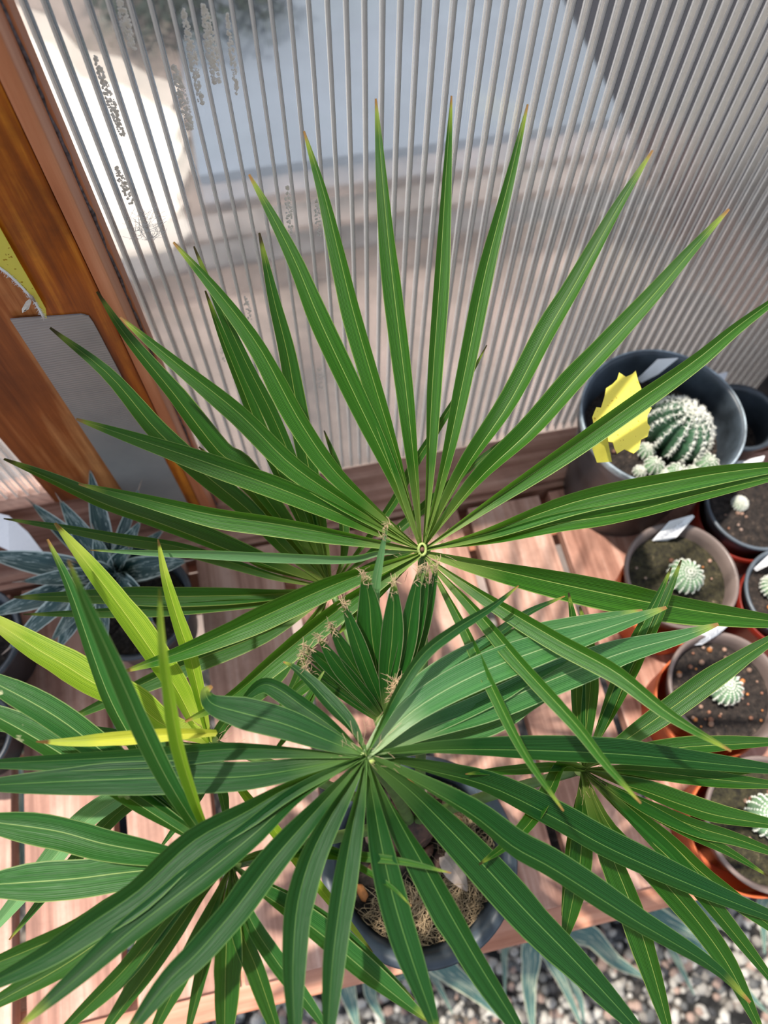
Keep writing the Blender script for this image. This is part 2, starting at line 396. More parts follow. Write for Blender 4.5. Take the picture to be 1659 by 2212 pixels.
# puttied seam between batten and bead
vs, fs = [], []
pp = [Vector((-.1058+.0006*math.sin(i*.9)+.0004*math.sin(i*2.3), .4382, -.003+i*.008)) for i in range(81)]
tubev(vs, fs, pp, [.0012+.0005*math.sin(i*1.7)**2 for i in range(81)], 6)
obj('sealant_bead', mesh('sealant_bead', vs, fs), flat('grey_sealant', (.10,.075,.075), .7, .4, 300), post)
frame = boxo('trim_2', (-.257, -.163, .4145, .455, .118, .65), M_frame, None, .0015, 'structure')
sill = boxo('trim_3', (-.9, 1.1, .388, .4565, -.022, .003), M_sill, None, .0015, 'structure')
boxo('sill_apron', (-.9, 1.1, .381, .388, -.06, -.004), M_sill, sill, .001)
sill2 = boxo('trim_4', (-.9, -.163, .4160, .455, .076, .1175), M_sill, None, .0015, 'structure')
boxo('lower_board', (-.9, -.163, .421, .455, .004, .0755), M_sill, sill2, .001)
boxo('trim_6', (.60, .64, .405, .45, .004, .65), M_black, None, .001, 'structure')

boxo('added_shade_panel', (-.9, -.34, .440, .470, .652, 1.5), M_frame, None, .002, 'structure')  # unseen timber panel, added above the left bay to shade the bench
# things beyond the wall
def blob_mat(n, c, r=.9): return flat(n, c, r, .3, 6)
slab_m = flat('blue_grey_paving', (.13,.155,.185), .8, .08, 5)
boxo('paving_slab', (-.12, 1.118, 1.80, 3.4, FZ, FZ+.03), slab_m, ground, .004)
bm = bmesh.new(); cv = [(-1.3,1.62),(-.45,1.66),(-.28,1.60),(-.16,1.72),(-.19,1.85),(-.13,1.98),(-.17,2.10),(-.13,2.2),(-.22,2.26),(-.3,2.36),(-.42,2.42),(-.5,2.6),(-.7,2.75),(-1.3,2.8)]
lo = [bm.verts.new((x, y, FZ)) for x, y in cv]; hi = [bm.verts.new((x, y, FZ+.02)) for x, y in cv]; bm.faces.new(hi); bm.faces.new(lo[::-1])
for i in range(len(cv)): bm.faces.new((lo[i], lo[(i+1) % len(cv)], hi[(i+1) % len(cv)], hi[i]))
tag(obj('cream_sheet', bm, flat('cream_canvas', (.62,.55,.46), .8, .06, 4), smooth=False), 'pale cream sheet lying on the ground outside, blurred behind the upper left wall', 'sheet')
bm = bmesh.new(); box(bm, 1.12, 3.2, 1.30, 3.0, FZ, FZ+.75, .02)
tag(obj('storage_box', bm, flat('dark_plum_plastic', (.012,.010,.016), .6, .2, 6), smooth=False), 'dark plum storage box outside, seen blurred through the upper right of the ribbed wall', 'box')
bm = bmesh.new(); box(bm, -1.2, 1.10, 1.50, 1.585, FZ, FZ+.09, .006)
tag(obj('garden_edging', bm, flat('weathered_grey_timber', (.13,.125,.12), .9, .3, 8), smooth=False), 'low weathered timber edging outside, blurred in front of the blue grey paving', 'edging')
# dark shrub
rs = random.Random(3); vs, fs = [], []
for i in range(900):
    a = rs.random()*6.28; rr = .26*rs.random()**.5; hh = rs.random()
    p = Vector((-.05+rr*math.cos(a)*(1.2), 2.66+rr*math.sin(a), FZ+.02+.4*hh*(1-rr*2)))
    d = Vector((rs.uniform(-1,1), rs.uniform(-1,1), rs.uniform(-.2,1))).normalized()*.05
    q = d.orthogonal().normalized()*.013
    b = len(vs); vs += [p, p+d*.5+q, p+d, p+d*.5-q]; fs.append((b,b+1,b+2,b+3))
sh = thing('shrub', 'dark bushy shrub outside, blurred behind the upper left wall', 'shrub', (-.05,2.66,FZ))
obj('foliage', mesh('foliage', vs, fs), flat('shrub_green', (.03,.05,.035), .7, .3, 20), sh, 'stuff')
vs, fs = [], []; tubev(vs, fs, [Vector((-.05,2.66,FZ)), Vector((-.05,2.66,FZ+.2))], [.02,.01]); obj('stem', mesh('stem', vs, fs), M_bark, sh)

# condensation streaks on the sheet
rs = random.Random(11); vs, fs = [], []
for (xa, ya, xb, yb, wd) in [(258,0,285,105,11),(395,20,435,225,9),(440,10,468,180,13),(375,140,412,280,11),(205,120,265,295,9),(490,30,512,205,5),(250,360,285,440,9),(620,400,628,505,7),(684,430,690,510,6),(530,640,540,690,6),(478,740,484,780,5),(690,795,694,840,8)]:
    n = int(((yb-ya)*wd)/7)
    for i in range(n):
        t = rs.random(); ww = wd*(.35+.65*math.sin(min(1, t*1.15)*2.6))
        p = aty(xa+(xb-xa)*t+rs.uniform(-ww, ww), ya+(yb-ya)*t, WY)
        r = rs.uniform(.0004, .0011); b = len(vs)
        for kk in range(6):
            a = kk*math.pi/3; vs.append(Vector((p.x+r*math.cos(a), WY-.0001, p.z+r*1.2*math.sin(a))))
        vs.append(Vector((p.x, WY-.0007, p.z)))
        for kk in range(6): fs.append((b+kk, b+(kk+1)%6, b+6))
M_drop = flat('water_drop_pale', (.78,.76,.72), .15, .1, 300, trans=.5)
Mw = Mat('water_drop'); Mw.b.inputs['Roughness'].default_value = .05; Mw.b.inputs['Transmission Weight'].default_value = .6; Mw.b.inputs['IOR'].default_value = 1.33; Mw.b.inputs['Base Color'].default_value = (.85,.83,.8,1)
obj('condensation_drops', mesh('condensation_drops', vs, fs), M_rib, wall, 'stuff')
# cobweb
vs, fs = [], []
for i in range(46):
    a = aty(rs.uniform(262,330), rs.uniform(440,520), WY-.002); b = aty(rs.uniform(290,362), rs.uniform(440,510), WY-.006)
    mdd = (a+b)/2+Vector((rs.uniform(-.004,.004), -.003, rs.uniform(-.006,.0)))
    tubev(vs, fs, catmull([a, mdd, b], 6), [.00012]*7, 3)
tag(obj('cobweb', mesh('cobweb', vs, fs), M_white), 'wispy grey cobweb on the ribbed wall beside the brown post', 'cobweb')['kind'] = 'stuff'

# ---------------------------------------------------------------- bench
bench = thing('slatted_bench', 'reddish brown slatted wooden potting bench under all the pots', 'bench', (.2,.15,FZ))
edges = [-.347-.107*k for k in (3,2,1)]+[-.347,-.2445,-.1445,-.0335,.083,.190,.2945,.402,.512,.622,.732]
for i in range(len(edges)-1):
    a, b = edges[i]+.0065, edges[i+1]-.0065
    boxo('slat', (a, b, -.068-.002*(i%3), .372+.002*(i%2), -.020, 0), M_slat[(i*2+1)%3], bench, .0012)
boxo('front_rail', (-.66, .73, -.096, -.050, -.064, -.022), M_rail, bench, .002)
boxo('back_rail', (-.66, .73, .325, .365, -.064, -.022), M_rail, bench, .002)
for lx in (-.64, .69):
    for ly in (-.09, .33): boxo('leg', (lx, lx+.04, ly, ly+.035, FZ, -.066), M_rail, bench, .002)

# pebbles
rs = random.Random(5)
peb_m = [flat('pebble_%d' % i, c, .8, .12, 60) for i, c in enumerate([(.36,.335,.29),(.22,.20,.17),(.10,.10,.095),(.30,.21,.165),(.04,.04,.04),(.46,.435,.385)])]
def pebble_geo(seed):
    R = random.Random(seed); bm = bmesh.new(); bmesh.ops.create_icosphere(bm, subdivisions=1, radius=1)
    sx, sy, sz = R.uniform(.9,1.3), R.uniform(.7,1), R.uniform(.5,.8)
    for v in bm.verts: v.co = Vector((v.co.x*sx, v.co.y*sy, v.co.z*sz))*R.uniform(.85,1.12)
    vs = [v.co.copy() for v in bm.verts]; fs = [tuple(v.index for v in f.verts) for f in bm.faces]; bm.free(); return vs, fs
pg = [pebble_geo(s) for s in range(6)]
pm = [[None]*6 for _ in range(6)]
for i, (v, f) in enumerate(pg):
    for j in range(6):
        me = mesh('pebble', v, f); me.materials.append(peb_m[j]); pm[i][j] = me
spots = []
for i in range(6000):
    spots.append((rs.uniform(-.5,.85), rs.uniform(-.48,.12), rs.uniform(.005,.0115)))
vis = [s for s in spots if -.40 < s[1] < -.17 and -.2 < s[0] < .66]
rest = [s for s in spots if s not in vis[:300]]
for (x, y, r) in vis[:300]:
    o = bpy.data.objects.new('pebble', pm[rs.randrange(6)][rs.choice((0,0,1,2,3,4,5))]); C.objects.link(o); o.parent = floor
    o.location = (x, y, FZ+r*.45); o.scale = (r,r,r); o.rotation_euler = (rs.uniform(-.3,.3), rs.uniform(-.3,.3), rs.random()*6.3)
vs, fs, mi = [], [], []
for (x, y, r) in rest:
    g, f = pg[rs.randrange(6)]; a = rs.random()*6.3; ca, sa = math.cos(a)*r, math.sin(a)*r; b = len(vs)
    vs += [(x+q.x*ca-q.y*sa, y+q.x*sa+q.y*ca, FZ+r*.4+q.z*r) for q in g]; fs += [tuple(b+k for k in t) for t in f]
    mi += [rs.choice((0,0,1,2,3,4,5))]*len(f)
me = mesh('gravel', vs, fs)
for q in peb_m: me.materials.append(q)
me.polygons.foreach_set('material_index', mi)
obj('gravel', me, None, floor, 'stuff')

# ---------------------------------------------------------------- leaf builder
def wprof(s, peak, base):
    if s < peak: return base+(1-base)*math.sin(math.pi/2*min(1, s/peak*1.12))**.82
    t = (s-peak)/(1-peak); return max(.10, (1-t**1.6)*.90+.10)
def leaf(name, parent, pts3, wid, mat, nrm, fold=.45, twist=0., peak=.55, base=.16, n=26, wav=.0, seed=0, label=None, curlw=None, notch=True, twist1=None, thick=None, maxw=None):
    """strip with a V fold: pts3 centre line, wid metres at its widest"""
    R = random.Random(seed*7919+13)
    c = catmull([Vector(p) for p in pts3], n)
    L = [0]
    for i in range(1, n+1): L.append(L[-1]+(c[i]-c[i-1]).length)
    tot = L[-1]; vs, uvs, fs = [], [], []
    us = (0, .04, .25, .48, .5, .52, .75, .96, 1)
    p1, p2 = R.uniform(.5,.72), R.uniform(.45,.75)
    a1, a2 = (R.uniform(.06,.2), R.uniform(.06,.2)) if notch else (0, 0)
    ph = R.random()*6; nsv = None
    for i in range(n+1):
        s = L[i]/tot
        t = (c[min(i+1,n)]-c[max(i-1,0)]).normalized()
        view = (CAM-c[i]).normalized() if nrm is None else nrm
        side = t.cross(view)
        if side.length < .05 and nsv: side = nsv.copy()
        side.normalize()
        if nsv and side.dot(nsv) < 0: side = -side
        nsv = side.copy()
        up = side.cross(t).normalized()
        if up.dot(view) < 0: up = -up
        tw = twist+(0 if twist1 is None else (twist1-twist)*s)
        side, up = side*math.cos(tw)+up*math.sin(tw), up*math.cos(tw)-side*math.sin(tw)
        hw = wid*.5*wprof(s, peak, base)
        f = fold*(1.0+.9*max(0, 1-s*3))*(1-.35*s)
        lw = hw*(1-a1*max(0, min(1, (s-p1)*14))*(1-s)*2); rw = hw*(1-a2*max(0, min(1, (s-p2)*14))*(1-s)*2)
        wv = 1+wav*math.sin(s*9+ph)
        for u in us:
            k = (u-.5)*2
            ww = lw if k < 0 else rw
            lift = abs(k)*f*ww*wv - .10*ww*math.sin(abs(k)*math.pi)
            vs.append(c[i]+side*(k*ww*math.cos(f*.6))+up*lift)
            uvs.append((u, s))
    m_ = len(us)
    for i in range(n):
        for k in range(m_-1): fs.append((i*m_+k, i*m_+k+1, (i+1)*m_+k+1, (i+1)*m_+k))
    me = mesh(name, vs, fs)
    uvl = me.uv_layers.new(name='UVMap')
    idx = [l.vertex_index for l in me.loops]
    flatuv = [c_ for ix in idx for c_ in uvs[ix]]
    uvl.data.foreach_set('uv', flatuv)
    return obj(name, me, mat, parent, label=label)

# ---------------------------------------------------------------- palm
palm_c = atz(905,1852,.14)
palm = thing('potted_fan_palm', 'potted fan palm with several large green fronds filling the picture, in a black pot', 'palm', (palm_c.x, palm_c.y, 0))
PX, PY = palm_c.x, palm_c.y
lathe('pot', [(.0,.003),(.055,.003),(.058,.0),(.062,.003),(.075,.125),(.081,.128),(.0835,.133),(.0835,.141),(.081,.144),(.073,.143),(.0705,.139),(.069,.125),(.067,.10)], (PX,PY,0), M_blacks, palm, 72, .002)
def soil(parent, cx, cy, r, z, mat, seed=0, amp=.003, name='soil'):
    R = random.Random(seed); bm = bmesh.new()
    bmesh.ops.create_circle(bm, cap_ends=True, radius=r, segments=40)
    bmesh.ops.poke(bm, faces=bm.faces[:]); bmesh.ops.subdivide_edges(bm, edges=bm.edges[:], cuts=3, use_grid_fill=True)
    for v in bm.verts:
        q = v.co.length/r
        v.co.z = R.uniform(-amp, amp)*(1 if q < .95 else .3)+amp*2*(1-q*q); v.co += Vector((cx, cy, z))
    return obj(name, bm, mat, parent)
soil(palm, PX, PY, .0675, .112, M_soil, 1, .004)
# bark chips
rs = random.Random(21)
chipm = [flat('bark_chip_%d' % i, c, .75, .3, 90, bump=.4) for i, c in enumerate([(.22,.10,.06),(.10,.05,.035),(.33,.2,.14),(.45,.17,.05)])]
for i in range(26):
    a = rs.random()*6.28; rr = .056*rs.random()**.5
    bm = bmesh.new(); bmesh.ops.create_icosphere(bm, subdivisions=2, radius=1)
    for v in bm.verts: v.co = Vector((v.co.x*.008, v.co.y*.0045, v.co.z*.003))*rs.uniform(.75,1.2)
    bmesh.ops.rotate(bm, verts=bm.verts, matrix=Matrix.Rotation(rs.random()*6.3, 3, 'Z') @ Matrix.Rotation(rs.uniform(-.6,.6), 3, 'X'))
    bmesh.ops.translate(bm, verts=bm.verts, vec=(PX-.008+rr*math.cos(a), PY+.006+rr*math.sin(a), .121+rs.uniform(0,.005)))
    obj('bark_chip', bm, chipm[rs.randrange(4)], palm)
# coir fibres
vs, fs = [], []
for i in range(1500):
    a = rs.uniform(-2.6, 1.4); rr = rs.uniform(.028,.066)
    p = Vector((PX+rr*math.cos(a), PY+rr*math.sin(a), .119+rs.uniform(0,.012)))
    dr = rs.random()*6.28; ln = rs.uniform(.008,.024)
    q = p+Vector((math.cos(dr), math.sin(dr), rs.uniform(-.2,.25)))*ln; md = (p+q)/2+Vector((rs.uniform(-1,1), rs.uniform(-1,1), rs.uniform(0,1)))*.004
    for e in (p,q,md):
        dx, dy = e.x-PX, e.y-PY; L_ = math.hypot(dx,dy)
        if L_ > .0665: e.x = PX+dx/L_*.0665; e.y = PY+dy/L_*.0665
    tubev(vs, fs, [p, md, q], [.00028,.0003,.0001], 3, False)
obj('coir_fibre', mesh('coir_fibre', vs, fs), M_fibd, palm, 'stuff')
TX, TY = atz(885,1775,.16).x, atz(885,1775,.16).y
lathe('trunk', [(.022,.10),(.026,.12),(.024,.15),(.019,.175),(.0,.18)], (TX,TY,0), M_bark, palm, 24, .05)
for i in range(9):      # old leaf bases round the trunk
    a = i*2.4; r0 = .02
    b = Vector((TX+r0*math.cos(a), TY+r0*math.sin(a), .125)); e = b+Vector((math.cos(a)*.014, math.sin(a)*.014, .035))
    leaf('leaf_base', palm, [b, b.lerp(e,.5)+Vector((0,0,.004)), e], .014, M_flap if i % 3 == 0 else M_bark, Vector((math.cos(a), math.sin(a), .6)).normalized(), fold=-.4, n=6, notch=False, base=.8, peak=.3)
fp = [atz(960,1850,.15), atz(985,1885,.142), atz(1010,1925,.13)]
leaf('dry_leaf_base', palm, fp, .018, M_flap, Vector((0,0,1)), fold=-.5, n=8, notch=False, base=.5, peak=.4)

def frond(hub, d0, segs, mat, dfun, name='frond', wk=1.12, fold=.92, petr=.0034, label=None, hubr=.006, petstart=None):
    hp = P(hub[0], hub[1], d0)
    fr = bpy.data.objects.new(name, None); C.objects.link(fr); fr.empty_display_size = .02
    fr.parent = palm; fr.matrix_parent_inverse = parent_world(palm).inverted(); fr.location = hp
    if label: fr['label'] = label
    for i, sg in enumerate(segs):
        w_, pts = sg[0], sg[1]; o = sg[2] if len(sg) > 2 else {}
        n = len(pts); acc = [0]
        for k in range(1, n): acc.append(acc[-1]+math.hypot(pts[k][0]-pts[k-1][0], pts[k][1]-pts[k-1][1]))
        p3 = []
        for k, (x, y) in enumerate(pts):
            s = acc[k]/acc[-1]
            if 'd1' in o:
                a0 = o.get('d0', d0); d = a0+(o['d1']-a0)*s+o.get('dm', 0)*math.sin(math.pi*s)
            else: d = dfun(x, y)+o.get('off', 0)*min(1, s*4)
            p3.append(P(x, y, d))
        tw = o.get('tw', ((i*37) % 11-5)*.07)
        dmid = sum((q-CAM).dot(f_) for q in p3)/n
        leaf('leaflet', fr, p3, w_*dmid/FPX*wk, o.get('mat', mat), None, fold=o.get('fold', fold), twist=tw, twist1=o.get('tw1'), peak=o.get('pk', .55), base=o.get('base', .16), seed=i+int(hub[0]), wav=.12, label=o.get('label'))
    # hub boss and petiole
    bm = bmesh.new(); bmesh.ops.create_uvsphere(bm, u_segments=14, v_segments=8, radius=hubr)
    for v in bm.verts: v.co = Vector((v.co.x*1.0, v.co.y*.8, v.co.z*.5))
    bmesh.ops.translate(bm, verts=bm.verts, vec=hp-(CAM-hp).normalized()*.003)
    obj('hastula', bm, M_hubm, fr)
    top = petstart or Vector((TX, TY, .165))
    md = top.lerp(hp, .5)+Vector((0,0,.03))
    vs, fs = [], []; pp = catmull([top, md, hp-(CAM-hp).normalized()*.006], 14)
    tubev(vs, fs, pp, [petr*(1.4-.5*i/14) for i in range(15)], 8)
    obj('petiole', mesh('petiole', vs, fs), M_pet, fr)
    if name == 'frond' and hub == (912,1187):
        vs, fs = [], []
        ring = [hp+(CAM-hp).normalized()*.003+(r_*math.cos(a*math.pi/8)*.0024+d_*math.sin(a*math.pi/8)*.0038) for a in range(17)]
        tubev(vs, fs, ring, [.0010]*17, 6, False); obj('hastula_ring', mesh('hastula_ring', vs, fs), flat('pale_hub_green', (.24,.30,.08), .5, .2, 200), fr)
        bm = bmesh.new(); bmesh.ops.create_uvsphere(bm, u_segments=12, v_segments=8, radius=.0018)
        bmesh.ops.translate(bm, verts=bm.verts, vec=hp+(CAM-hp).normalized()*.0016); obj('hub_hollow', bm, M_bark, fr)
    # hub fibres
    vs, fs = [], []; R = random.Random(int(hub[1]))
    for k in range(46):
        a = R.random()*6.28; d = (r_*math.cos(a)+d_*math.sin(a)); p = hp+d*R.uniform(.002,.012)*1.5
        q = p+d*R.uniform(.002,.008)+Vector((R.uniform(-1,1),R.uniform(-1,1),R.uniform(0,1)))*.004
        tubev(vs, fs, [p, (p+q)/2+Vector((0,0,.001)), q], [.00012]*3, 3, False)
    obj('hub_fibre', mesh('hub_fibre', vs, fs), M_fib, fr, 'stuff')
    return fr

# --- frond 1 : the tall one in front of the wall
H1 = (912,1187)
def dF1(x, y): return .50-.00009*max(0, y-1187)-.00002*max(0, 1187-y)
F1 = [
 (36, [H1,(925,1000),(936,800),(950,600),(962,400),(975,207)]),
 (38, [H1,(962,1000),(1005,800),(1048,590),(1100,390),(1140,225)]),
 (42, [H1,(900,1050),(878,850),(850,620),(830,430),(812,213)]),
 (45, [H1,(868,1020),(815,850),(765,680),(735,560),(700,420),(657,283)], {'tw':.35}),
 (48, [H1,(850,1030),(765,850),(690,690),(640,570),(590,470),(538,377)]),
 (48, [H1,(800,1090),(716,1009),(642,900),(560,750),(470,630),(375,523)]),
 (48, [H1,(740,1080),(625,1000),(519,895),(400,800),(320,735),(260,685)], {'tw':.2}),
 (50, [H1,(808,1143),(700,1095),(596,1052),(450,1000),(300,950),(165,905)]),
 (46, [H1,(808,1168),(700,1150),(579,1129),(450,1110),(300,1075),(170,1045)]),
 (32, [H1,(820,1192),(751,1206),(600,1203),(450,1196),(320,1193),(195,1188)], {'mat':G4,'tw':.9,'fold':.25}),
 (54, [(912,1192),(820,1225),(700,1272),(550,1340),(400,1405),(270,1450)]),
 (50, [(912,1194),(830,1245),(720,1325),(600,1420),(500,1505),(400,1558)], {'tw':.3}),
 (52, [H1,(1050,1150),(1250,1082),(1450,1040),(1600,1016),(1760,1000)], {'tw':-.2,'pk':.6}),
 (44, [H1,(1060,1165),(1200,1132),(1350,1108),(1500,1070),(1620,1042),(1740,1015)], {'tw':.1}),
 (44, [H1,(1050,1090),(1200,990),(1350,885),(1500,780),(1600,700),(1740,600)]),
 (52, [H1,(1030,1040),(1150,925),(1260,800),(1400,650),(1500,535),(1575,452)], {'tw':.25}),
 (46, [H1,(1000,1020),(1100,870),(1180,720),(1250,600),(1340,440),(1410,325)]),
 (64, [(915,1192),(1050,1225),(1250,1270),(1450,1310),(1600,1333),(1760,1352)], {'d1':.56,'fold':.6}),
 (44, [(920,1200),(1050,1290),(1200,1380),(1330,1452),(1450,1545),(1580,1622)], {'d1':.41,'tw':-.3}),
 (36, [(920,1205),(1020,1310),(1130,1440),(1240,1560),(1310,1650),(1385,1735)], {'d1':.39,'tw':-.3}),
 (28, [(922,1205),(1000,1350),(1060,1480),(1130,1620),(1218,1752)], {'d1':.39,'tw':-.3}),
 (30, [(912,1194),(850,1240),(790,1300),(730,1370)], {'d1':.52}),
]
frond(H1, .50, F1, G1, dF1, label='tall upright bright green frond in front of the wall', petstart=Vector((TX+.01,TY+.01,.165)))

# --- frond 3 : the one behind and below
H3 = (715,1268)
def dF3(x, y): return .60-.00010*max(0, 1268-y)
F3 = [
 (46, [H3,(600,1110),(523,1010),(472,975),(371,845),(270,722),(209,630)], {'fold':.7}),
 (44, [H3,(620,1190),(540,1105),(439,1022),(337,928),(236,810),(108,708)], {'fold':.6}),
 (34, [H3,(680,1130),(640,1020),(590,900),(530,780),(470,650),(419,532)]),
 (34, [H3,(660,1150),(610,1040),(560,930),(520,830),(480,730),(443,628)]),
 (40, [H3,(690,1120),(665,1000),(640,870),(620,760),(590,640),(560,503)], {'fold':.6}),
 (28, [H3,(600,1245),(500,1215),(380,1180),(250,1160),(110,1135),(8,1120)]),
 (50, [H3,(600,1230),(480,1183),(350,1132),(230,1090),(110,1035),(8,992)], {'tw':-.45}),
 (42, [H3,(600,1283),(400,1288),(300,1287),(200,1288),(30,1290)]),
 (28, [(715,1272),(640,1290),(500,1303),(350,1315),(200,1322),(50,1327)]),
 (44, [(715,1275),(650,1320),(560,1372),(400,1435),(250,1505),(135,1560)], {'tw':.3}),
 (36, [(715,1278),(656,1364),(596,1458),(530,1515),(487,1560),(454,1608),(400,1680)]),
 (22, [(715,1278),(670,1390),(640,1470),(596,1540)]),
 (20, [H3,(840,1100),(890,1010),(960,900),(1010,820),(1052,745)], {'d1':.56}),
 (22, [H3,(880,1130),(980,1040),(1060,975),(1120,925)], {'d1':.57}),
 (24, [H3,(740,1200),(740,1120),(730,1020),(700,930)], {'d1':.6}),
 (20, [H3,(780,1235),(850,1205),(900,1190)], {'d1':.6}),
 (30, [H3,(640,1170),(560,1070),(480,1010),(430,965)], {'off':.01}),
 (26, [H3,(640,1240),(560,1215),(460,1160)], {'off':.01}),
]
frond(H3, .60, F3, G3, dF3, label='dark green frond behind and below the tall frond', petr=.003)

# --- frond 6 : right
H6 = (1258,1662)
def dF6(x, y): return .52
F6 = [
 (34, [H6,(1248,1560),(1243,1450),(1240,1370),(1228,1280)]),
 (34, [H6,(1268,1560),(1276,1460),(1270,1380),(1252,1310)]),
 (32, [H6,(1310,1560),(1355,1470),(1405,1370),(1445,1280),(1472,1210)]),
 (30, [H6,(1298,1560),(1335,1460),(1375,1375),(1420,1290),(1450,1225)]),
 (46, [H6,(1349,1600),(1447,1532),(1546,1460),(1640,1398),(1720,1350)], {'fold':.6}),
 (38, [H6,(1360,1632),(1470,1615),(1580,1608),(1720,1602)]),
 (30, [H6,(1400,1668),(1500,1672),(1600,1660),(1720,1650)], {'off':.01}),
 (36, [H6,(1380,1664),(1480,1676),(1590,1688),(1720,1700)]),
 (46, [H6,(1330,1690),(1400,1712),(1477,1740),(1560,1764),(1720,1790)], {'tw':.35}),
 (36, [H6,(1310,1695),(1400,1742),(1500,1785),(1600,1815),(1720,1860)]),
 (26, [H6,(1320,1705),(1394,1747),(1477,1793),(1573,1840),(1660,1893)]),
 (44, [H6,(1355,1745),(1449,1822),(1510,1880),(1580,1935),(1720,2045)], {'fold':.6}),
 (50, [H6,(1320,1790),(1421,1892),(1504,1987),(1573,2084),(1629,2195),(1660,2260)]),
 (40, [H6,(1350,1755),(1449,1852),(1532,1950),(1601,2035),(1700,2160)]),
 (56, [H6,(1290,1760),(1324,1855),(1371,1973),(1407,2084),(1441,2208),(1455,2270)]),
 (50, [H6,(1256,1730),(1257,1800),(1252,1870),(1236,1950),(1217,2040)], {'d1':.55,'pk':.6}),
 (30, [H6,(1245,1740),(1235,1820),(1225,1900),(1214,1978)], {'d1':.56}),
 (34, [H6,(1215,1657),(1188,1705),(1150,1770),(1100,1822),(1035,1868)], {'d1':.436,'pk':.5,'base':.4}),
 (22, [H6,(1200,1656),(1140,1660),(1060,1666),(1005,1672)], {'d1':.457,'mat':G1,'base':.5}),
]
frond(H6, .52, F6, G3, dF6, label='green frond on the right, over the terracotta pots', petr=.0035)

# --- frond 5 : yellowing, left
H5 = (452,1602)
def dF5(x, y): return .49
F5 = [
 (54, [H5,(422,1566),(381,1488),(321,1397),(253,1302),(189,1218),(118,1130)], {'mat':YG,'fold':.6,'base':.5}),
 (32, [H5,(444,1570),(430,1500),(408,1410),(388,1350),(358,1250),(341,1165)], {'mat':YG,'base':.5}),
 (30, [(470,1583),(400,1585),(300,1592),(200,1600),(130,1603),(78,1602)], {'mat':YY,'base':.8,'d0':.44,'d1':.432,'tw':0}),
 (64, [H5,(354,1566),(287,1515),(202,1475),(135,1434),(67,1394),(-60,1310)], {'mat':YG,'fold':.6,'base':.5,'pk':.6}),
 (26, [(455,1610),(525,1711),(594,1794),(699,1927),(760,2002),(805,2057)], {'mat':YG}),
 (22, [(455,1610),(470,1680),(484,1740),(490,1800)]),
 (48, [(450,1610),(330,1680),(190,1770),(111,1860),(0,1990),(-60,2060)], {'mat':G4}),
 (30, [(450,1612),(350,1690),(250,1760),(150,1870),(20,2030)], {'off':.01}),
 (36, [(450,1606),(350,1600),(200,1580),(100,1572),(-60,1570)], {'off':.01}),
 (20, [(455,1612),(440,1700),(400,1760),(340,1840)], {'off':.02}),
]
frond(H5, .49, F5, G5, dF5, label='yellowing frond on the left with brown tips', petr=.003)

# --- frond 4 : lower left
H4 = (500,1868)
def dF4(x, y): return .45-.00005*max(0, y-1868)
F4 = [
 (62, [H4,(420,1815),(300,1738),(200,1672),(60,1585),(-80,1510)], {'mat':G6,'pk':.75}),
 (62, [H4,(440,1800),(330,1712),(220,1622),(100,1535),(-80,1440)], {'mat':G6,'pk':.75,'off':.004}),
 (44, [H4,(455,1800),(390,1735),(300,1665),(200,1600),(120,1560)], {'off':.008}),
 (46, [H4,(430,1800),(350,1700),(280,1590),(225,1480),(152,1275),(102,1165)], {'off':.004}),
 (42, [H4,(432,1795),(365,1690),(314,1589),(270,1488),(189,1310),(147,1210)], {'d1':.33,'fold':.55}),
 (30, [H4,(446,1785),(415,1708),(385,1606),(365,1488),(351,1387),(345,1272)], {'d1':.32,'mat':YG}),
 (68, [H4,(400,1852),(333,1842),(222,1822),(111,1793),(-80,1768)], {'pk':.7,'tw':.1}),
 (80, [H4,(400,1872),(333,1878),(250,1887),(139,1900),(-80,1915)], {'pk':.7,'tw':-.2,'fold':.3}),
 (58, [H4,(420,1885),(333,1907),(250,1948),(139,2018),(-80,2110)], {'mat':G3,'pk':.7}),
 (55, [H4,(388,1905),(277,1988),(139,2085),(0,2162),(-80,2210)], {'mat':G3}),
 (45, [H4,(402,1935),(277,2085),(166,2196),(100,2260)], {'mat':G3}),
 (45, [H4,(430,1946),(333,2085),(250,2196),(200,2270)], {'mat':G3}),
 (40, [H4,(460,1960),(400,2090),(340,2212),(310,2280)], {'mat':G3}),
 (62, [H4,(492,1960),(488,2060),(486,2140),(484,2290)], {'mat':G3,'pk':.6}),
 (44, [H4,(519,2000),(555,2095),(594,2210),(620,2290)], {'mat':G3}),
 (38, [H4,(539,1982),(594,2071),(677,2182),(720,2250)]),
 (56, [(500,1870),(560,1925),(650,1985),(733,2050),(816,2120),(928,2208)], {'pk':.6}),
 (36, [(500,1870),(600,1925),(700,1985),(800,2070),(895,2160)], {'off':.006}),
 (22, [H4,(560,1843),(640,1843),(733,1847),(860,1860),(975,1886)], {'d1':.40,'mat':G1}),
 (20, [H4,(600,1845),(705,1838),(774,1874),(842,1915),(889,1958)], {'d1':.405,'mat':G1}),
 (30, [H4,(470,1960),(440,2090),(410,2212),(400,2270)], {'mat':G3,'off':.01}),
]
frond(H4, .45, F4, G5, dF4, label='broad leaved frond at the lower left', wk=1.1)

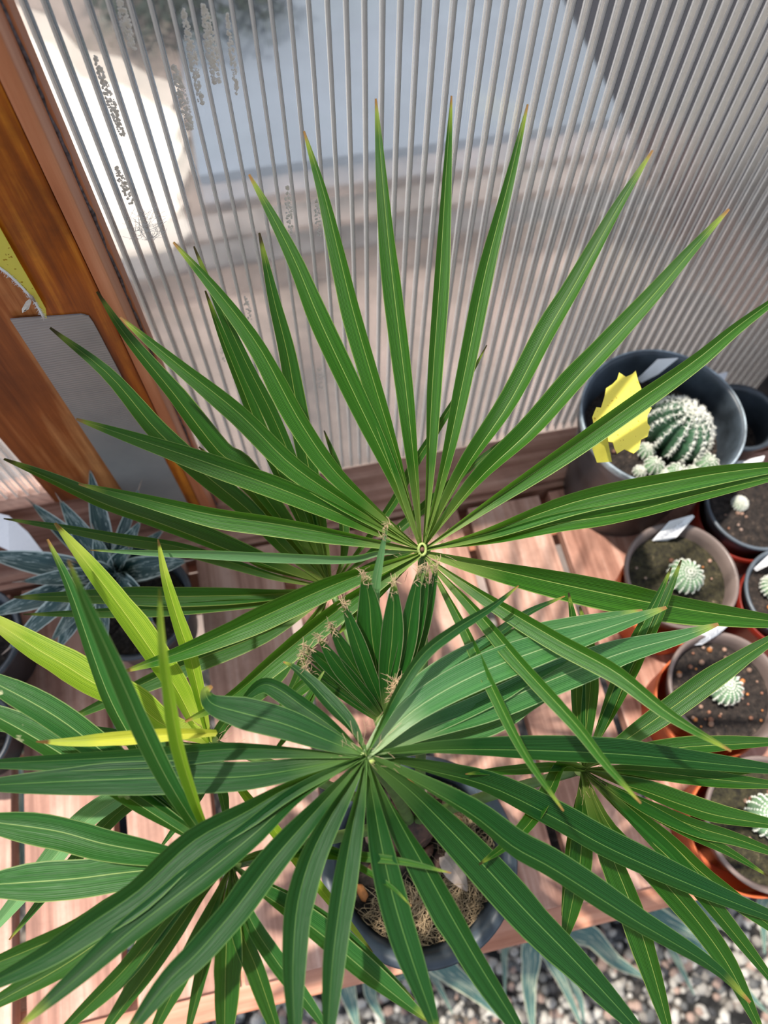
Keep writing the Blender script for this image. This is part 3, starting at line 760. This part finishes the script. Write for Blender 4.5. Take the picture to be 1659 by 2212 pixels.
# --- frond 2 : near one, lower middle
H2 = (790,1632)
def dF2(x, y): return .43+.00012*max(0, x-790)-.00009*max(0, y-1660)
F2 = [
 (62, [H2,(900,1530),(1040,1452),(1200,1392),(1330,1350),(1440,1312)], {'mat':GS,'off':-.01,'base':.25,'fold':.25,'tw':.2,'pk':.45}),
 (54, [H2,(885,1510),(1000,1432),(1130,1380),(1250,1348),(1388,1318)], {'mat':GS,'off':.0,'base':.25,'fold':.25,'tw':.3,'pk':.45}),
 (62, [H2,(920,1575),(1060,1525),(1200,1465),(1350,1408),(1470,1375),(1552,1348)], {'mat':GS,'off':.0,'fold':.3,'tw':.1}),
 (62, [H2,(930,1555),(1060,1490),(1150,1450),(1250,1410)], {'mat':GS,'off':.004,'base':.3,'fold':.2,'tw':.2}),
 (56, [H2,(930,1595),(1060,1555),(1150,1510),(1240,1470)], {'mat':GS,'off':.006,'base':.3,'fold':.2}),
 (26, [H2,(860,1520),(950,1450),(1060,1380),(1140,1325),(1220,1288)], {'off':.004}),
 (26, [H2,(857,1499),(914,1414),(982,1360),(1063,1310),(1120,1265)], {'off':-.012}),
 (54, [H2,(950,1620),(1150,1621),(1350,1630),(1500,1645),(1760,1672)], {'off':-.012,'tw':.25,'pk':.5}),
 (60, [H2,(930,1665),(1060,1700),(1200,1768),(1311,1830),(1477,1905),(1659,1978),(1760,2010)], {'off':.012,'tw':.3,'pk':.5}),
 (60, [H2,(900,1690),(1020,1760),(1110,1830),(1200,1880),(1366,1985),(1533,2085),(1620,2166)], {'off':-.02,'tw':.35,'pk':.5}),
 (74, [H2,(883,1705),(955,1775),(1041,1865),(1133,1965),(1260,2095),(1420,2270)], {'off':.01,'tw':-.15,'pk':.55,'fold':.6}),
 (62, [H2,(858,1766),(919,1877),(972,1974),(1036,2085),(1105,2196),(1160,2290)], {'pk':.6}),
 (60, [H2,(810,1750),(830,1855),(855,1960),(894,2085),(933,2196),(950,2260)], {'pk':.6}),
 (54, [H2,(770,1740),(750,1850),(733,1960),(719,2071),(710,2196),(706,2300)], {'pk':.6}),
 (60, [H2,(752,1700),(712,1768),(672,1849),(644,1946),(634,2050),(633,2150),(640,2290)], {'pk':.6,'tw':.2}),
 (64, [H2,(691,1742),(594,1852),(511,1960),(430,2055),(355,2130),(250,2270)], {'pk':.6}),
 (64, [H2,(649,1716),(539,1810),(402,1919),(277,2016),(166,2113),(40,2220)], {'pk':.6,'tw':-.2}),
 (68, [H2,(640,1692),(530,1755),(416,1818),(305,1919),(194,1996),(83,2071),(-90,2160)], {'pk':.6,'tw':.25}),
 (62, [H2,(650,1660),(520,1678),(350,1680),(180,1686),(0,1695),(-90,1700)], {'pk':.6,'tw':-.1,'fold':.3}),
 (44, [H2,(650,1621),(500,1618),(350,1630),(180,1640),(0,1648),(-90,1652)], {'pk':.6,'tw':.3,'off':.003}),
 (60, [H2,(701,1597),(611,1563),(520,1539),(460,1521),(444,1495),(458,1482)], {'pk':.7,'tw':-.1,'fold':.25}),
 (40, [H2,(731,1581),(656,1527),(605,1491),(569,1479),(536,1502),(520,1525)], {'pk':.6,'d1':.47}),
 (34, [H2,(752,1566),(707,1515),(671,1476),(635,1443),(612,1430)], {'pk':.5,'d1':.46}),
]
frond(H2, .43, F2, G2, dF2, label='large deep green frond nearest the camera, lower middle', hubr=.0075, wk=1.16)

# --- folded young spear
sf = bpy.data.objects.new('young_spear_leaf', None); C.objects.link(sf); sf.parent = palm; sf.matrix_parent_inverse = parent_world(palm).inverted()
sf.location = P(830,1545,.485); sf['label'] = 'folded young leaf not yet opened, with furry tips'
SPR = [
 (22, [(832,1540),(812,1400),(808,1290),(822,1200),(838,1130)], G4, .50, .44),
 (58, [(832,1540),(815,1450),(803,1370),(798,1300),(785,1235)], SP, .50, .445),
 (46, [(834,1540),(838,1460),(846,1390),(850,1320),(851,1252)], SP, .495, .443),
 (38, [(836,1540),(852,1480),(876,1400),(890,1310),(908,1222)], SP, .50, .445),
 (30, [(838,1540),(860,1480),(890,1400),(912,1310),(926,1222)], SP, .505, .45),
 (30, [(840,1540),(866,1480),(900,1400),(925,1310),(946,1213)], SP, .51, .455),
 (34, [(832,1545),(815,1500),(790,1440),(765,1370),(740,1296)], SP, .50, .45),
 (38, [(830,1548),(808,1505),(775,1455),(742,1405),(710,1343)], SP, .50, .45),
 (34, [(828,1550),(800,1515),(763,1475),(725,1430),(687,1375)], SP, .50, .45),
 (34, [(826,1552),(790,1510),(745,1465),(700,1428),(655,1393)], SP, .50, .45),
 (16, [(824,1555),(780,1515),(735,1475),(695,1443),(651,1408)], SP, .50, .452),
 (14, [(822,1557),(775,1520),(730,1485),(690,1455),(648,1418)], SP, .50, .454),
 (14, [(820,1560),(770,1525),(728,1495),(690,1468),(660,1440)], SP, .50, .456),
 (12, [(700,1450),(675,1490),(650,1530),(620,1570),(604,1590)], G1, .455, .45),
 (14, [(690,1470),(670,1520),(640,1560),(612,1600),(580,1636)], G1, .455, .45),
 (28, [(710,1450),(680,1465),(645,1490),(620,1520)], G1, .47, .47),
]
vf, ff = [], []; R = random.Random(9)
for i, (w_, pts, mt, a0, a1) in enumerate(SPR):
    n = len(pts); p3 = [P(x, y, a0+(a1-a0)*k/(n-1)) for k, (x, y) in enumerate(pts)]
    leaf('spear_blade', sf, p3, w_*.47/FPX*1.08, mt, None, fold=.35, twist=((i*5) % 7-3)*.12, peak=.6, base=.22, seed=300+i, wav=.1, n=18, notch=False)
    if i < 13:
        for k in range(26):
            t = p3[-1].lerp(p3[-2], R.random()**2*.5); q = t+Vector((R.uniform(-1,1),R.uniform(-1,1),R.uniform(-.3,1)))*.0045
            tubev(vf, ff, [t+Vector((R.uniform(-1,1),R.uniform(-1,1),0))*.0015, (t+q)/2+Vector((R.uniform(-1,1)*.001,0,.001)), q], [.0002,.00018,.0001], 3, False)
for k in range(130):
    t = P(R.uniform(845,862), R.uniform(1468,1520), .46); q = t+Vector((R.uniform(-1,1),R.uniform(-1,1),R.uniform(-.3,1)))*.006
    tubev(vf, ff, [t, (t+q)/2+Vector((R.uniform(-1,1)*.001,0,.001)), q], [.0003,.0002,.0001], 3, False)
obj('furry_tips', mesh('furry_tips', vf, ff), M_fib, sf, 'stuff')
vs, fs = [], []; tubev(vs, fs, catmull([Vector((TX+.004,TY+.012,.165)), P(845,1650,.53), P(832,1550,.495)], 8), [.006]*9, 8); obj('petiole', mesh('petiole', vs, fs), M_pet, sf)

# ---------------------------------------------------------------- agave, left
ac = atz(245,1247,.12)
ag = thing('potted_agave', 'small blue green agave with white leaf margins in a black pot at the left', 'agave', (ac.x, ac.y-.015, 0))
ax, ay = ac.x+.012, ac.y-.022
lathe('pot', [(.0,.002),(.042,.002),(.046,.0),(.055,.085),(.059,.087),(.060,.094),(.057,.096),(.053,.092),(.051,.075)], (ax,ay,0), M_black, ag)
soil(ag, ax, ay, .051, .078, M_soil, 3)
A = [((195,1018),46,.17),((131,1082),52,.165),((70,1088),42,.16),((300,1056),34,.15),((303,1128),46,.16),((352,1146),38,.14),((-40,1196),58,.15),((50,1256),42,.14),((-30,1330),50,.13),
     ((20,1400),46,.11),((112,1384),46,.13),((125,1402),50,.11),((402,1212),58,.15),((345,1245),50,.13),((318,1300),44,.12),((228,1398),38,.12),((175,1300),40,.15),((280,1180),40,.17),((205,1150),44,.17),((330,1345),40,.10),((165,1215),40,.17)]
for i, ((tx, ty), w_, tz) in enumerate(A):
    b = atz(246, 1250, .095+.0015*i); t = atz(tx, ty, tz); md = b.lerp(t, .5)+Vector((0,0,.006 if tz > .12 else .018))
    leaf('agave_leaf', ag, [b, b.lerp(md,.6)+Vector((0,0,.004)), md, t.lerp(md,.35), t], w_*.72/FPX, M_agv, Vector((0,-.2,1)).normalized(), fold=.5, peak=.5, base=.55, n=14, seed=i, notch=False, twist=((i*3)%5-2)*.12)
    vs, fs = [], []; dr = (t-md).normalized(); tubev(vs, fs, [t-dr*.002, t+dr*.004, t+dr*.010], [.0011,.0008,.0002], 5); obj('spine', mesh('spine', vs, fs), M_flap, ag)
for i in range(4):
    b = atz(252,1250,.115); t = atz(252+(-6,8,4,-3)[i], 1226+(0,2,12,8)[i], .165)
    leaf('heart_leaf', ag, [b, b.lerp(t,.5), t], .018, M_agv, Vector(((-1,1,.3,-.3)[i]*.7,-.6,.6)).normalized(), fold=-.5, peak=.45, base=.6, n=8, seed=i, notch=False)

# ---------------------------------------------------------------- cacti pots, right
def spine_stars(parent, centers, L, seed, n=9, rad=.00028, mat=None):
    R = random.Random(seed); vs, fs = [], []
    for (p, nn) in centers:
        for k in range(n):
            d = (nn*.55+Vector((R.uniform(-1,1),R.uniform(-1,1),R.uniform(-1,1)))*.9).normalized()
            q = p+d*L*R.uniform(.6,1.1)
            b = len(vs); a = d.orthogonal().normalized()*rad; c2 = d.cross(a)
            vs += [p+a, p-a*.5+c2*.87, p-a*.5-c2*.87, q]; fs += [(b,b+1,b+3),(b+1,b+2,b+3),(b+2,b,b+3)]
    return obj('spines', mesh('spines', vs, fs), mat or M_spine, parent, 'stuff', smooth=False)
M_spine = flat('white_spines', (.80,.80,.72), .6, .03)
M_cact = flat('cactus_green', (.035,.09,.045), .55, .3, 60, bump=.2)
M_cact2 = flat('cactus_pale_green', (.14,.24,.13), .6, .25, 80, bump=.2)
def cactus_body(name, parent, c, r, ribs, tilt, seed, mat, deep=.16, slen=.004, per=9, nst=7, hz=.9, rad=.00028):
    R = random.Random(seed); vs, fs = [], []; U, V = ribs*6, 20
    rot = Vector((0,0,1)).rotation_difference(Vector(tilt).normalized())
    def pt(a, b):
        rr = r*(1-deep*(1-math.cos(a*ribs))*.5*max(0, math.sin(b))**.6)
        return Vector((rr*math.sin(b)*math.cos(a), rr*math.sin(b)*math.sin(a), rr*hz*math.cos(b)))
    for j in range(V+1):
        b = math.pi*j/V+.001
        for i in range(U): vs.append(c+rot @ pt(2*math.pi*i/U, b))
    for j in range(V):
        for i in range(U): fs.append((j*U+i, j*U+(i+1)%U, (j+1)*U+(i+1)%U, (j+1)*U+i))
    o = obj(name, mesh(name, vs, fs), mat, parent)
    cs = []
    for k in range(ribs):
        for j in range(nst):
            b = .12+j*(1.75/nst); a = 2*math.pi*k/ribs
            p = rot @ pt(a, b); cs.append((c+p, p.normalized()))
    spine_stars(o if parent.parent is None else parent, cs, slen, seed, per, rad)
    return o
def potted(name, label, cx, cy, rimz, r, inner, outer, cr, cpx, soilm, ribs=13, orr=None, oz=.062, seed=1, gravel=12, small=False, group=None, off=(0,0), cz=None):
    t = thing(name, label, 'cactus', (cx, cy, 0), group)
    lathe('inner_pot', [(.0,.006),(r*.66,.006),(r*.70,.004),(r*.90,rimz*.80),(r*.955,rimz*.93),(r,rimz*.955),(r,rimz),(r*.975,rimz+.001),(r*.93,rimz-.001),(r*.885,rimz*.90),(r*.84,rimz*.62)], (cx,cy,0), inner, t)
    if outer:
        q = orr or r*.95
        lathe('outer_pot', [(.0,.001),(q*.90,.001),(q*.93,0),(q*.985,oz*.75),(q*1.0,oz*.78),(q*1.02,oz),(q*.99,oz+.001),(q*.97,oz*.9),(q*.93,oz*.5)], (cx+off[0],cy+off[1],0), outer, t)
    sz = rimz*.80
    soil(t, cx, cy, r*.875, sz, soilm, seed, .0016)
    R = random.Random(seed*5)
    gm = [chipm[2], peb_m[3], chipm[3], chipm[2], chipm[0]]
    for i in range(gravel):
        a = R.random()*6.28; rr = r*.8*R.random()**.5; s = R.uniform(.0012,.0034)
        bm = bmesh.new(); bmesh.ops.create_icosphere(bm, subdivisions=1, radius=s)
        bmesh.ops.translate(bm, verts=bm.verts, vec=(cx+rr*math.cos(a), cy+rr*math.sin(a), sz+.003)); obj('grit', bm, gm[R.randrange(5)], t)
    p = atz(cpx[0], cpx[1], sz+cr*.9)
    cactus_body('stem', t, p, cr, ribs+4, (0,0,1), seed, M_cact2, .06, .0021, 11, 11, .8, .00042)
    return t
L1 = potted('potted_cactus', 'round white spined cactus in the terracotta pot just below the big black pot', .380, .2115, .09, .0605, M_clear, M_terra, .0185, (1480,1245), M_soilg, seed=2, off=(-.004,-.010), gravel=8)
L2 = potted('potted_cactus', 'small white spined cactus in gritty soil, middle terracotta pot of the right column', .379, .0885, .09, .0575, M_clear, M_terra, .0170, (1565,1485), M_soil, seed=3, off=(-.009,-.008), gravel=46)
L3 = potted('potted_cactus', 'white spined cactus in the lowest terracotta pot at the right edge', .370, -.038, .09, .0605, M_clear, M_terra, .0185, (1655,1762), M_soilg, seed=4, off=(-.009,-.003), gravel=14)
L4 = potted('potted_cactus', 'tiny round cactus in a dark red pot right of the big black pot', .497, .276, .082, .056, M_clearg, M_red, .0085, (1598,1088), M_soil, seed=5, off=(-.006,-.006), gravel=14)
L5 = potted('potted_cactus', 'small green cactus in a smoky grey pot at the right edge, below the red pot', .497, .168, .08, .054, M_clearg, M_red, .0125, (1668,1268), M_soil, seed=6, off=(-.002,-.004), gravel=10)
# big nursery pot
bx, by = .384, .359
bp = thing('nursery_pot', 'big black nursery pot holding a large ribbed cactus with round offsets', 'cactus', (bx, by, 0))
RZ = .172
lathe('pot', [(.0,.004),(.060,.004),(.064,.0),(.078,.14),(.0835,.150),(.0845,.165),(.0855,RZ),(.0835,RZ+.0015),(.0805,RZ-.002),(.0785,.160),(.0765,.150),(.0750,.138),(.0735,.125)], (bx,by,0), M_blacks, bp, 90, .012, seed=4)
lathe('pot_rim', [(.0848,.163),(.0862,RZ+.0005),(.0852,RZ+.0025),(.0838,RZ+.0022),(.0832,RZ-.0005)], (bx,by,0), flat('rim_highlight_grey', (.26,.31,.34), .45, .3, 60), bp, 90, .012, seed=4, label='rim with its highlight painted paler')  # separate paler ring paints in the highlight along the pot's edge
soil(bp, bx, by, .0735, .130, M_soil, 8, .003)
R = random.Random(17)
for i in range(40):
    a = R.random()*6.28; rr = .066*R.random()**.5; s = R.uniform(.0012,.003)
    bm = bmesh.new(); bmesh.ops.create_icosphere(bm, subdivisions=1, radius=s); bmesh.ops.translate(bm, verts=bm.verts, vec=(bx+rr*math.cos(a), by+rr*math.sin(a), .136)); obj('grit', bm, chipm[R.randrange(4)], bp)
c0 = atz(1462,930,.152)
main = cactus_body('stem', bp, c0, .0365, 14, (.30,.10,1), 31, M_cact, .34, .0056, 20, 10, .85, .00055)
for i, (px, py, r) in enumerate([(1412,1008,.0105),(1461,1024,.0115),(1525,1004,.0125),(1381,1020,.0065),(1435,1032,.0085),(1495,1024,.009),(1395,975,.009),(1420,880,.014)]):
    z = .134+r*.9
    cactus_body('offset', bp, atz(px,py,z), r, 11, (0,0,1), 40+i, M_cact2, .10, .0022, 11, 8, .95, .0004)
# empty black pot behind
eb = thing('small_pot', 'small plain black pot behind the big black nursery pot, by the right edge', 'pot', (.522,.383,0))
lathe('pot', [(.0,.002),(.03,.002),(.033,0),(.041,.082),(.0445,.084),(.0455,.092),(.042,.093),(.039,.088),(.036,.04)], (.522,.383,0), M_black, eb)
soil(eb, .522, .383, .0365, .045, M_soil, 12)
# pot at left edge
lx, ly = atz(-70,1385,.08).x, atz(-70,1385,.08).y
lp = thing('small_pot', 'black pot half out of the picture at the left edge', 'pot', (lx,ly,0))
lathe('pot', [(.0,.002),(.036,.002),(.040,0),(.052,.078),(.056,.080),(.057,.088),(.053,.089),(.049,.084),(.046,.05)], (lx,ly,0), M_black, lp)
soil(lp, lx, ly, .0475, .055, M_soil, 13)
lx, ly = atz(-75,1590,.06).x, atz(-75,1590,.06).y
lp = thing('small_pot', 'black pot at the left edge, nearer the camera than the other one', 'pot', (lx,ly,0))
lathe('pot', [(.0,.002),(.030,.002),(.034,0),(.043,.056),(.047,.058),(.048,.064),(.044,.065),(.041,.060),(.038,.03)], (lx,ly,0), M_black, lp)
soil(lp, lx, ly, .0395, .038, M_soil, 14)

# ---------------------------------------------------------------- plant tags and cards
def plate(name, pts, th, mat, parent=None):
    """solid thin plate from planar-ish points"""
    n = len(pts); nn = (pts[1]-pts[0]).cross(pts[2]-pts[0]).normalized()
    if nn.dot(CAM-pts[0]) < 0: nn = -nn
    vs = [p for p in pts]+[p-nn*th for p in pts]
    fs = [tuple(range(n)), tuple(range(2*n-1, n-1, -1))]+[(i, (i+1) % n, n+(i+1) % n, n+i) for i in range(n)]
    return obj(name, mesh(name, vs, fs), mat, parent, smooth=False)
M_pencil = flat('pencil_grey', (.16,.17,.2), .7)
def ptag(pp, zz, label, mat=None, grp=None):
    o = plate('plant_tag', [atz(x, y, z) for (x, y), z in zip(pp, zz)], .0008, mat or M_tagw)
    if 'pencil' in label:
        R = random.Random(int(pp[0][0])); vs, fs = [], []
        a, b = atz(*pp[0], zz[0]), atz(*pp[3], zz[3]); sd = (atz(*pp[2], zz[2])-atz(*pp[-1], zz[-1]))
        c_ = (a+b)/2; al = (b-a); nrm_ = al.cross(sd).normalized()
        if nrm_.dot(CAM-c_) < 0: nrm_ = -nrm_
        wd = nrm_.cross(al.normalized())
        for ln in (-.0022, .0022):
            x = -.30
            while x < .22:
                q = [c_+al*(x+k*.012)+wd*(ln+R.uniform(-.0011,.0011))+nrm_*.0006 for k in range(5)]
                tubev(vs, fs, q, [.00022]*5, 3); x += R.uniform(.055,.09)
        obj('pencil_writing', mesh('pencil_writing', vs, fs), M_pencil, o, 'stuff')
    return tag(o, label, 'plant tag', grp)
ptag([(1376,818),(1388,808),(1420,776),(1464,773),(1420,808),(1384,826)], [.155,.165,.185,.185,.165,.150], 'blank white plant tag leaning inside the rim of the big black pot', M_tag)
ptag([(1532,812),(1572,804),(1560,836)], [.10,.105,.085], 'white plant tag tip standing between the big pot and small black pot', M_tag)
ptag([(1408,1168),(1446,1126),(1496,1112),(1500,1116),(1462,1160),(1440,1168)], [.078,.095,.110,.109,.085,.076], 'white pencil written tag in the upper terracotta pot cactus')
ptag([(1488,1394),(1518,1362),(1546,1350),(1578,1348),(1550,1372),(1516,1393)], [.080,.095,.103,.108,.092,.078], 'white pencil written tag in the middle terracotta pot of gritty soil')
ptag([(1606,1000),(1622,992),(1652,985),(1648,996),(1610,1008)], [.10,.105,.11,.107,.098], 'white plant tag edge rising beside the tiny cactus in the dark pot', M_tag)
ptag([(1628,1228),(1659,1200),(1690,1190),(1690,1205),(1659,1222),(1634,1234)], [.075,.09,.10,.1,.085,.072], 'white plant tag in the smoky grey pot at the right edge', M_tag)
ptag([(-10,1108),(18,1114),(60,1150),(95,1196),(70,1200),(20,1190),(-10,1176)], [.12,.12,.11,.095,.095,.1,.1], 'wide pale plant label leaning in the agave pot at the left edge', M_tagw)
# yellow starburst sticky trap in the big pot
st = thing('sticky_trap', 'yellow starburst sticky insect trap on a stake in the big black pot', 'insect trap', tuple(atz(1300,990,.13)))
def z7(x, y): return (1250+x/4.056, 740+y/4.056)
star = [(500,245),(520,330),(575,470),(590,545),(640,572),(602,640),(604,705),(628,740),(604,822),(548,848),(530,930),(484,970),(402,932),(338,970),(318,930),(300,872),(262,866),(250,800),(215,760),(140,745),(120,650),(155,565),(196,570),(228,470),(240,400),(298,362),(338,320),(355,262),(415,300),(468,275)]
cz = z7(380,640)
pc = [P(z7(x,y)[0], z7(x,y)[1], .600+.00022*(cz[1]-z7(x,y)[1])) for x, y in star]
cc = P(cz[0], cz[1], .600)
nn = (pc[5]-cc).cross(pc[15]-cc).normalized()
if nn.dot(CAM-cc) < 0: nn = -nn
vs = pc+[cc]+[p-nn*.0008 for p in pc]+[cc-nn*.0008]; n = len(pc); fs = []
for i in range(n):
    fs += [(i, (i+1)%n, n), (n+1+(i+1)%n, n+1+i, 2*n+1), (i, n+1+i, n+1+(i+1)%n, (i+1)%n)]
obj('star_card', mesh('star_card', vs, fs), M_yelc, st, smooth=False)
sp_ = [(95,800),(250,830),(292,1045),(160,1052),(118,930)]
plate('stake', [P(z7(x,y)[0], z7(x,y)[1], .603+.00035*(y-800)/4.0) for x, y in sp_], .0012, M_yel, st)

# duct tape on the post: one continuous strip over both boards
TY0 = .4095
tape_pts = [aty(x, y, TY0) for x, y in [(22,693),(60,690),(120,686),(176,682),(192,686),(202,700),(214,722)]]
zlow = .06
xr = tape_pts[-1].x; xl = tape_pts[0].x
tp = [Vector((p.x, TY0+.001, p.z)) for p in tape_pts]+[Vector((xr+.002, TY0+.001, zlow)), Vector((xl, TY0+.001, zlow))]
o = plate('silver_tape', tp, .0012, M_tape)
tag(o, 'wide strip of silver tape running down the front of the brown post', 'tape')

# yellow sticky card by the post with a stuck moth
yc = [aty(x, y, .4075) for x, y in [(-40,420),(0,493),(45,573),(88,648),(99,668),(101,688),(93,686),(75,650),(58,632),(30,603),(8,582),(-40,555)]]
o = plate('sticky_card', yc, .0008, M_yelc); tag(o, 'yellow sticky card hanging at the left of the brown post above the tape', 'insect trap')
vs, fs = [], []; R = random.Random(2)
fz = [aty(x, y, .4070) for x, y in [(-40,560),(0,579),(30,603),(58,632),(75,652),(95,687)]]
tubev(vs, fs, catmull(fz, 16), [.0009]*17, 5)
for i in range(160):
    k = R.randrange(16); p = catmull(fz, 16)[k].lerp(catmull(fz, 16)[k+1], R.random()); q = p+Vector((R.uniform(-1,1), -.3, R.uniform(-1.2,.6)))*.0028
    tubev(vs, fs, [p, q], [.00018,.0001], 3, False)
obj('frayed_edge', mesh('frayed_edge', vs, fs), M_white, o)
mo = thing('moth', 'small pale moth stuck on the edge of the yellow sticky card', 'insect', tuple(aty(68,640,.405)))
for q in ([(64,646),(56,652),(47,668),(48,676),(56,672),(66,658)], [(66,646),(60,662),(50,674),(62,668),(68,652)]):
    plate('wing', [aty(x, y, .404) for x, y in q], .0003, flat('moth_wing', (.72,.66,.56), .8, .1, 200), mo)
vs, fs = [], []; tubev(vs, fs, [aty(64,636,.404), aty(70,644,.403), aty(76,652,.404)], [.0006,.0012,.0004], 8); obj('body', mesh('body', vs, fs), M_flap, mo)

# ---------------------------------------------------------------- variegated plants on the floor
def floorplant(label, cx, cy, leaves):
    t = thing('variegated_plant', label, 'plant', (cx, cy, FZ))
    lathe('pot', [(.0,.002),(.06,.002),(.065,0),(.085,.17),(.092,.172),(.092,.185),(.085,.186),(.080,.17),(.078,.14)], (cx,cy,FZ), M_black, t)
    soil(t, cx, cy, .079, FZ+.145, M_soil, int(cx*100)+50)
    for i, (w_, pts, z0, z1) in enumerate(leaves):
        n = len(pts); p3 = [Vector((cx, cy, FZ+.15))]+[atz(x, y, z0+(z1-z0)*k/(n-1)) for k, (x, y) in enumerate(pts)]
        leaf('strap_leaf', t, p3, w_*1.28/FPX, M_agf, Vector((0,-.3,1)).normalized(), fold=.3, peak=.55, base=.5, n=16, seed=i+90, notch=False, twist=((i*3)%5-2)*.15)
floorplant('variegated strap leaved plant on the gravel under the bench, bottom middle', .03, .0, [
 (60, [(705,2020),(745,2120),(775,2230)], -.40,-.45), (20, [(900,2040),(939,2113),(978,2190)], -.42,-.46), (50, [(930,2050),(966,2094),(1022,2140),(1085,2200)], -.40,-.44),
 (24, [(1080,2000),(1088,2060),(1091,2150)], -.42,-.5), (50, [(1120,1980),(1146,2060),(1142,2127),(1152,2240)], -.38,-.44), (40, [(820,2060),(800,2140),(830,2210)], -.44,-.5), (46, [(640,2060),(600,2150),(560,2230)], -.42,-.46), (40, [(930,2040),(905,2090),(850,2120)], -.36,-.36)])
floorplant('variegated strap leaved plant on the gravel under the bench, bottom right', .36, -.02, [
 (30, [(1170,2000),(1190,2070),(1220,2130),(1262,2230)], -.40,-.46), (46, [(1230,1980),(1280,2025),(1330,2076),(1400,2115)], -.38,-.42), (34, [(1480,1930),(1532,1973),(1580,2010),(1618,2045)], -.36,-.4),
 (24, [(1420,2000),(1455,2060),(1480,2110),(1500,2150)], -.42,-.46), (60, [(1380,1960),(1430,1995),(1500,2030),(1560,2080)], -.36,-.4), (34, [(1620,1900),(1645,1960),(1652,2060)], -.36,-.42), (34, [(1500,2000),(1550,2080),(1600,2130),(1660,2190)], -.4,-.46), (30, [(1200,1990),(1215,2080),(1250,2150),(1262,2212)], -.44,-.5)])
lf = thing('variegated_plant', 'variegated plant on the floor glimpsed between slats at the left edge', 'plant', (-.40,.10,FZ))
lathe('pot', [(.0,.002),(.06,.002),(.065,0),(.085,.17),(.092,.172),(.092,.185),(.085,.186),(.080,.17),(.078,.14)], (-.40,.10,FZ), M_black, lf)
for i, (pts, z0, z1) in enumerate([([(20,1560),(40,1700),(52,1900)], -.25,-.2), ([(60,1560),(45,1480),(20,1400)], -.25,-.2), ([(100,1700),(40,1800),(20,1960)], -.3,-.2), ([(160,1640),(240,1800),(270,1950)], -.35,-.25)]):
    p3 = [Vector((-.40,.10,FZ+.15))]+[atz(x, y, z0+(z1-z0)*k/2) for k, (x, y) in enumerate(pts)]
    leaf('strap_leaf', lf, p3, .03, M_agf, Vector((0,-.3,1)).normalized(), fold=.3, peak=.55, base=.5, n=14, seed=i+190, notch=False)
